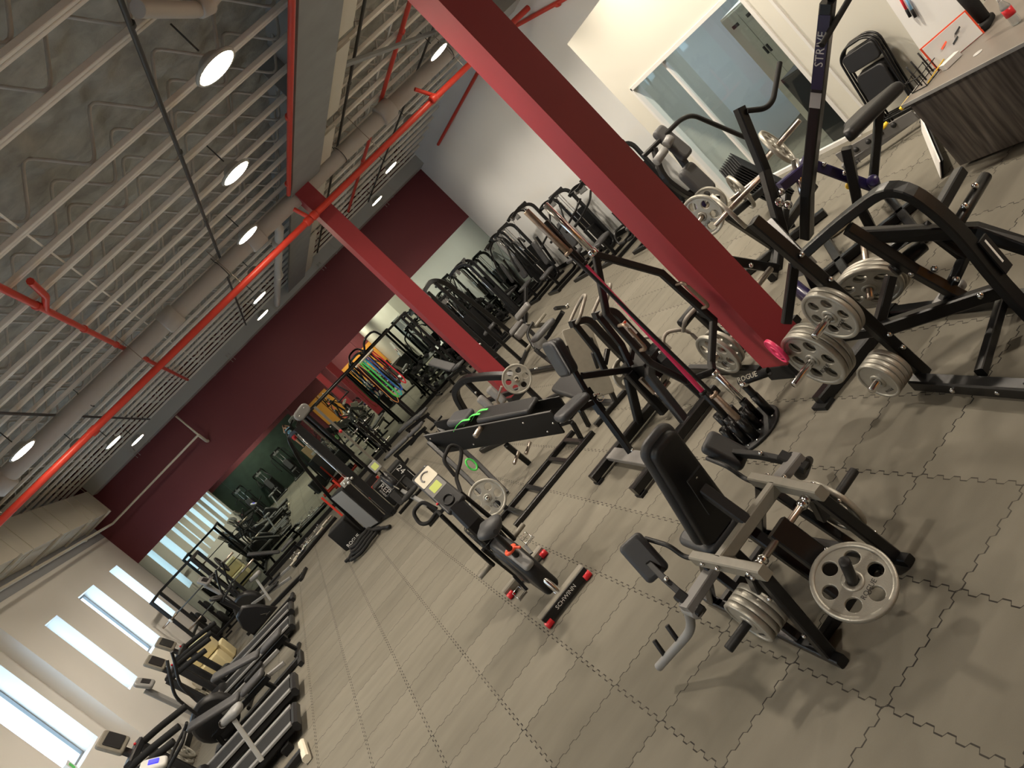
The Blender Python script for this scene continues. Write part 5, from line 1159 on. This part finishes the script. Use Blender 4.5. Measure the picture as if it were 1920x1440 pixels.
# ================================================================== left side: cardio row along the windows
def treadmill(label):
    """local +y runs from the rear end to the console"""
    t = thing('treadmill', label, 'treadmill', (0,0,0), 'treadmills facing the windows')
    part(t, 'deck', MB().beam([(0,.03,.13), (0,1.75,.19)], .62, .09, c=.02), DRK)
    part(t, 'belt', MB().beam([(0,.06,.185), (0,1.55,.242)], .46, .008, c=.001), RUB)
    for x in (-.29, .29): part(t, 'side_rail', MB().beam([(x,.04,.19), (x,1.6,.245)], .085, .03), GRYP)
    part(t, 'rear_roller_cap', MB().beam([(-.33,.02,.13), (.33,.02,.13)], .09, .12, c=.03), DRK)
    part(t, 'motor_hood', MB().slab((0,1.72,.25), (1,0,0), (0,1,.05), rrect(.62,.42,.10), .20, .45), DRK)
    for x in (-.36, .36):
        part(t, 'upright', MB().beam([(x,1.70,.08), (x,1.86,1.12)], .07, .12, up=(0,1,0), c=.015), DRK)
        part(t, 'handrail', MB().tube(fillet([(x,1.86,1.10), (x,1.55,1.06), (x,1.15,.98)], .1), .045, 10), RUB)
        part(t, 'foot', MB().box((x-.04,.2,0), (x+.04,.32,.09)), RUB)
    part(t, 'console_bar', MB().beam([(-.38,1.83,1.12), (.38,1.83,1.12)], .12, .10, c=.02), DRK)
    part(t, 'console', MB().slab((0,1.88,1.42), (1,0,0), (0,.35,1), rrect(.52,.34,.04), .06, .35), TAN)
    part(t, 'screen', MB().slab((0,1.845,1.43), (1,0,0), (0,.35,1), rrect(.42,.22,.02), .012), DRK)
    part(t, 'console_neck', MB().beam([(0,1.85,1.14), (0,1.9,1.32)], .16, .05), DRK)
    part(t, 'stop_key', MB().ball((.1,1.78,1.19), .02, 8), REDP)
    return t
TM = [(9.75, 'treadmill nearest the camera at the window wall, console facing its big window'), (10.95, 'second treadmill from the camera, beside the one at the big window'), (14.35, 'treadmill left of a pair, its console against the narrow window'), (15.5, 'treadmill right of a pair, beside the cream foam boxes')]
TM += [(7.0, 'treadmill seen in the left mirrors, nearest the green wall'), (8.2, 'treadmill seen in the left mirrors, next to the big window')]
TM = TM[:4]+TM[4:5]
tr0 = None
for y, lab in TM:
    if tr0 is None: tr0 = treadmill(lab); tr = tr0; tr.location = (-2.43,y,0); tr.rotation_euler = (0,0,PI/2)
    else: tr = dup(tr0, (-2.43,y,0), PI/2, lab)
def elliptical(label, loc, rz):
    t = thing('elliptical_trainer', label, 'elliptical', (0,0,0), 'cardio machines along the windows')
    part(t, 'base', MB().beam([(0,-.9,.05), (0,.8,.05)], .10, .08).beam([(-.3,-.9,.04), (.3,-.9,.04)], .08, .07).beam([(-.3,.8,.04), (.3,.8,.04)], .08, .07), BLKM)
    part(t, 'drive_housing', MB().slab((0,.45,.42), (0,1,0), (0,0,1), [(.36*math.cos(a),.34*math.sin(a)) for a in [2*PI*i/20 for i in range(20)]], .20, .3), DRK)
    part(t, 'mast', MB().beam([(0,.55,.6), (0,.72,1.45)], .10, .08, c=.02), GRYP); part(t, 'console', MB().slab((0,.66,1.52), (1,0,0), (0,.5,.9), rrect(.30,.26,.05), .06, .4), GRYP); part(t, 'display', MB().slab((0,.625,1.53), (1,0,0), (0,.5,.9), rrect(.18,.12,.01), .01), DRK)
    for s in (-1, 1):
        part(t, 'pedal_arm', MB().beam([(s*.17,.45+s*.15,.42), (s*.2,-.75,.28+s*.06)], .06, .06), GRYP); part(t, 'pedal', MB().slab((s*.19,-.30,.38+s*.03), (1,0,0), (0,1,0), rrect(.15,.36,.04), .04, .3), RUB)
        part(t, 'swing_handle', MB().tube(fillet([(s*.22,.5,.65), (s*.26,.48,1.1), (s*.26,.25,1.42), (s*.22,.18,1.52)], .12), .024, 8), BLKM)
    t.location = loc; t.rotation_euler = (0,0,rz); return t
elliptical('dark elliptical trainer between the two pairs of treadmills', (-3.3,12.2,0), PI/2)
elliptical('dark elliptical trainer near the mirror end of the window wall', (-3.0,18.2,0), PI/2-.3)
def upright_bike(label, loc, rz, scr):
    t = thing('exercise_bike', label, 'exercise bike', (0,0,0), 'cardio machines along the windows')
    part(t, 'base', MB().beam([(0,-.5,.06), (0,.55,.06)], .09, .08), DRK)
    for y in (-.52, .56): part(t, 'stabiliser', MB().beam([(-.27,y,.05), (.27,y,.05)], .09, .08, c=.02), CREAM if scr else BLKM)
    part(t, 'shell', MB().slab((0,.18,.40), (0,1,0), (0,0,1), [(-.36,-.26),(.34,-.28),(.38,0),(.28,.26),(.05,.32),(-.16,.10)], .17, .35), DRK)
    part(t, 'seat_post', MB().beam([(0,-.20,.35), (0,-.34,.86)], .05, .05), LGRY); part(t, 'saddle', MB().slab((0,-.36,.92), (1,0,0), (0,1,.08), rrect(.25,.30,.09, top=.10), .08, .45), GRYP)
    part(t, 'mast', MB().beam([(0,.30,.62), (0,.40,1.10)], .07, .09), DRK); part(t, 'console', MB().slab((0,.42,1.20), (1,0,0), (0,.75,.66), rrect(.30,.26,.06), .06, .4), LGRY if scr else DRK)
    part(t, 'display', MB().slab((0,.398,1.225), (1,0,0), (0,.75,.66), rrect(.14,.10,.01), .012), BLUS if scr else DRK)
    for s in (-1, 1):
        part(t, 'handlebar', MB().tube(fillet([(s*.03,.38,1.06), (s*.20,.30,1.10), (s*.24,.05,1.16), (s*.16,-.02,1.2)], .08), .018, 8), RUB)
        part(t, 'crank', MB().beam([(s*.10,.12,.32), (s*.11,.12+s*.12,.22)], .03, .02), CHR); part(t, 'pedal', MB().obox((s*.17,.12+s*.12,.22), (.05,0,0), (0,.05,0), (0,0,.014)), RUB)
    t.location = loc; t.rotation_euler = (0,0,rz); return t
upright_bike('bike with glowing blue screen and cream feet at the lower left corner', (-2.95,8.75,0), PI/2+.1, True)
upright_bike('dark upright bike between the treadmill pair and the rack', (-3.0,16.8,0), PI/2, False)
flat_bench('padded grey bench between the treadmills below the narrow window', (-2.95,12.9,0), PI/2-.15, .35); flat_bench('long grey padded bench beside the elliptical trainer', (-3.3,11.75,0), PI/2-.1, .3)
t = thing('paper_towel_box', 'white box with green print standing on the window sill at lower left', 'box', (-5.42,12.2,ZW0)); part(t, 'carton', MB().obox((-5.46,12.35,ZW0+.10), (.06,.02,0), (-.03,.14,0), (0,0,.09)), WHTL); part(t, 'print', MB().obox((-5.395,12.36,ZW0+.10), (.001,0,0), (-.015,.07,0), (0,0,.05)), GRN)
# plates on the floor by the wall
for k, (y, s) in enumerate(((13.35,'big'), (13.55,'big'), (16.3,'mid'))):
    plate((-4.85+.02*k,y,.23 if s == 'big' else .19), (.96,.1,.22), s, 'grey weight plate leaning on the window wall, %s' % ('front one beside the bench', 'second one beside the bench', 'single one behind the treadmill pair')[k], None, .2)
# squat rack in the window corner
t = thing('squat_rack', 'dark squat rack in the corner between windows and mirrors', 'rack', (-4.0, 19.6, 0))
for x in (-4.78, -3.55):
    for y in (18.95, 20.1): part(t, 'upright', MB().beam([(x,y,.02), (x,y,2.05)], .075, .075, up=(0,1,0)), BLKM)
    part(t, 'base_rail', MB().beam([(x,18.6,.04), (x,20.5,.04)], .08, .07), BLKM); part(t, 'top_rail', MB().beam([(x,18.95,2.02), (x,20.1,2.02)], .06, .06), BLKM); part(t, 'safety_arm', MB().beam([(x,18.95,.85), (x,20.1,.85)], .06, .06), BLKM)
    part(t, 'hook', MB().beam([(x,18.9,1.42), (x,18.78,1.42), (x,18.78,1.5)], .05, .03), CHR)
part(t, 'rear_bar', MB().beam([(-4.78,20.1,.3), (-3.55,20.1,.3)], .06, .06), BLKM); part(t, 'top_bar', MB().beam([(-4.78,20.1,2.02), (-3.55,20.1,2.02)], .06, .06), BLKM)
def long_bar(a, b, label):
    a, b = V(a), V(b); d = b-a; t = thing('barbell', label, 'barbell', a, 'barbells in the squat rack')
    part(t, 'shaft', MB().cyl(a+d*.19, b-d*.19, .015), COND)
    for u, v_ in ((0,.19), (.81,1)): part(t, 'sleeve', MB().cyl(a+d*u, a+d*v_, .025), STL)
long_bar((-5.0,18.80,1.46), (-2.85,18.80,1.46), 'barbell resting high in the squat rack by the windows'); long_bar((-5.0,20.0,.91), (-2.85,20.0,.91), 'barbell lying on the lower arms of the squat rack')
plate((-3.2,18.8,1.46), (1,0,0), 'big', 'black plate on the high barbell of the squat rack', None, .1, BLKM)
for k, (x, y, z, w) in enumerate(((-4.55,17.25,.0,.36), (-4.5,17.85,.0,.42), (-4.52,17.5,.44,.30))):
    t = thing('foam_block', 'cream foam block by the window wall, %s' % ('floor block nearest the treadmills', 'floor block nearest the rack', 'top block lying on the other two')[k], 'foam block', (x,y,z)); part(t, 'block', MB().slab((x,y,z+.22), (1,0,0), (0,1,0), rrect(.55,w+.1,.03), .42, .06), FOAM)
for k, (x, y) in enumerate(((-4.9,20.9), (-4.7,21.5))):
    t = thing('kettle_stand', 'dark plate stand in the mirror corner by the windows, %s' % ('nearer the rack', 'against the mirror')[k], 'plate tree', (x,y,0)); part(t, 'post', MB().beam([(x,y,.02), (x,y,1.1)], .07, .07, up=(0,1,0)).beam([(x-.18,y,.02), (x+.28,y,.02)], .06, .05), BLKM)
    part(t, 'disc', MB().cyl((x+.04,y,.35), (x+.12,y,.35), .22, n=24), RUB); part(t, 'disc', MB().cyl((x+.04,y,.82), (x+.10,y,.82), .18, n=24), RUB)
flat_bench('inclined grey bench beside the squat rack, close to the mirrors', (-2.55,20.95,0), PI/2, .8)
# ================================================================== photographer standing on a box behind the camera (seen in the mirrors)
bx = thing('plyo_box', 'plywood jump box the photographer stands on', 'jump box', (0,-.62,0))
part(bx, 'box_body', MB().box((-.38,-.95,0), (.38,-.30,.92)), mat('plywood', (.42,.30,.17), .6))
def person():
    t = thing('person', 'person in light blue top and red shorts holding up a phone, seen in the mirrors', 'person', (0,-.62,.92))
    # joints: (x, y, z, radius)
    J = dict(pel=(0,-.62,1.86,.135), wst=(0,-.62,2.02,.115), chs=(0,-.62,2.22,.135), nck=(0,-.61,2.38,.05), hd0=(0,-.60,2.46,.075), hd1=(0,-.60,2.58,.085),
      hpl=(-.10,-.62,1.82,.09), knl=(-.12,-.60,1.41,.055), anl=(-.12,-.63,1.0,.036), tol=(-.14,-.48,.955,.032), hpr=(.10,-.62,1.82,.09), knr=(.12,-.60,1.41,.055), anr=(.12,-.63,1.0,.036), tor=(.14,-.48,.955,.032),
      shl=(-.18,-.60,2.30,.055), ell=(-.24,-.36,2.28,.04), wrl=(-.10,-.12,2.50,.027), pal=(-.075,-.06,2.545,.026), shr=(.18,-.60,2.30,.055), elr=(.24,-.36,2.28,.04), wrr=(.10,-.12,2.52,.027), par=(.075,-.06,2.57,.026))
    E = [('pel','wst'),('wst','chs'),('chs','nck'),('nck','hd0'),('hd0','hd1'),('pel','hpl'),('hpl','knl'),('knl','anl'),('anl','tol'),('pel','hpr'),('hpr','knr'),('knr','anr'),('anr','tor'),('chs','shl'),('shl','ell'),('ell','wrl'),('wrl','pal'),('chs','shr'),('shr','elr'),('elr','wrr'),('wrr','par')]
    for sd, s in (('l', -1), ('r', 1)):
        px, py, pz = J['pa'+sd][:3]
        for k in range(4):
            z = pz+.03-.02*k
            J['f%s%d' % (sd, k)] = (px-s*.018, py+.022, z, .009); J['g%s%d' % (sd, k)] = (px-s*(.048+.004*(k in (1, 2))), py+.022, z+.004, .008)
            E += [('pa'+sd, 'f%s%d' % (sd, k)), ('f%s%d' % (sd, k), 'g%s%d' % (sd, k))]
        J['t'+sd] = (px-s*.03, py-.022, pz+.03, .010); E.append(('pa'+sd, 't'+sd))
    nm = list(J); me = bpy.data.meshes.new('body'); o0 = org(t)
    me.from_pydata([V(J[k][:3])-o0 for k in nm], [(nm.index(a), nm.index(b)) for a, b in E], [])
    o = link('body', me, SKIN, t)
    md = o.modifiers.new('Skin', 'SKIN'); md.use_smooth_shade = True
    for i, k in enumerate(nm):
        r = J[k][3]; me.skin_vertices[0].data[i].radius = (r, r*.8 if k in ('pel','wst','chs') else r)
        me.skin_vertices[0].data[i].use_root = (k == 'pel')
    sb = o.modifiers.new('Subdivision', 'SUBSURF'); sb.levels = 1; sb.render_levels = 2
    part(t, 'shirt', MB().lathe((0,-.62,1.92), (0,0,1), [(0,.155),(.1,.145),(.25,.165),(.36,.17),(.42,.13),(.45,.07)], 20).tube([(-.14,-.61,2.30), (-.21,-.48,2.29)], .07, 12).tube([(.14,-.61,2.30), (.21,-.48,2.29)], .07, 12), BLUEC)
    part(t, 'shorts', MB().tube([(-.09,-.62,1.92), (-.11,-.615,1.58)], .105, 14).tube([(.09,-.62,1.92), (.11,-.615,1.58)], .105, 14).lathe((0,-.62,1.74), (0,0,1), [(0,.15),(.1,.165),(.2,.155)], 20), REDC)
    hr = MB().ball((0,-.625,2.555), .105, 16, (.95,1.05,1.1)).ball((0,-.71,2.48), .06, 10, (1,.8,1.4))
    part(t, 'hair', hr, HAIR)
    fc = MB().ball((0,-.515,2.52), .017, 8, (.8,1,1.2)); part(t, 'nose', fc, SKIN)
    part(t, 'eyes', MB().ball((-.032,-.525,2.555), .011, 8).ball((.032,-.525,2.555), .011, 8), DRK); part(t, 'mouth', MB().ball((0,-.522,2.475), .016, 8, (1.3,.4,.4)), REDC)
    for s in (-1, 1): part(t, 'shoe', MB().slab((s*.135,-.545,.955), (1,0,0), (0,1,0), rrect(.09,.27,.04), .065, .4), DRK)
person()
ph = thing('phone', 'dark phone held up by the photographer in the mirror', 'phone', (0,-.03,2.52))
part(ph, 'case', MB().obox((0,-.034,2.57), (.055,0,.052), (0,.004,0), (-.026,0,.028)), DRK)
# ================================================================== daylight and view settings
w = bpy.data.worlds.new('world'); SC.world = w; w.use_nodes = True
bg = w.node_tree.nodes['Background']; bg.inputs[0].default_value = (.60,.78,1.,1); bg.inputs[1].default_value = 1.7
SC.view_settings.view_transform = 'Standard'; SC.view_settings.look = 'None'
SC.view_settings.exposure = 1.62; SC.view_settings.gamma = 1.; SC.view_settings.use_curve_mapping = False
SC.cycles.use_denoising = True
SC.cycles.max_bounces = 8; SC.cycles.diffuse_bounces = 4; SC.cycles.glossy_bounces = 4; SC.cycles.transparent_max_bounces = 8
SC.cycles.caustics_reflective = False; SC.cycles.caustics_refractive = False
SC.cycles.sample_clamp_indirect = 6.
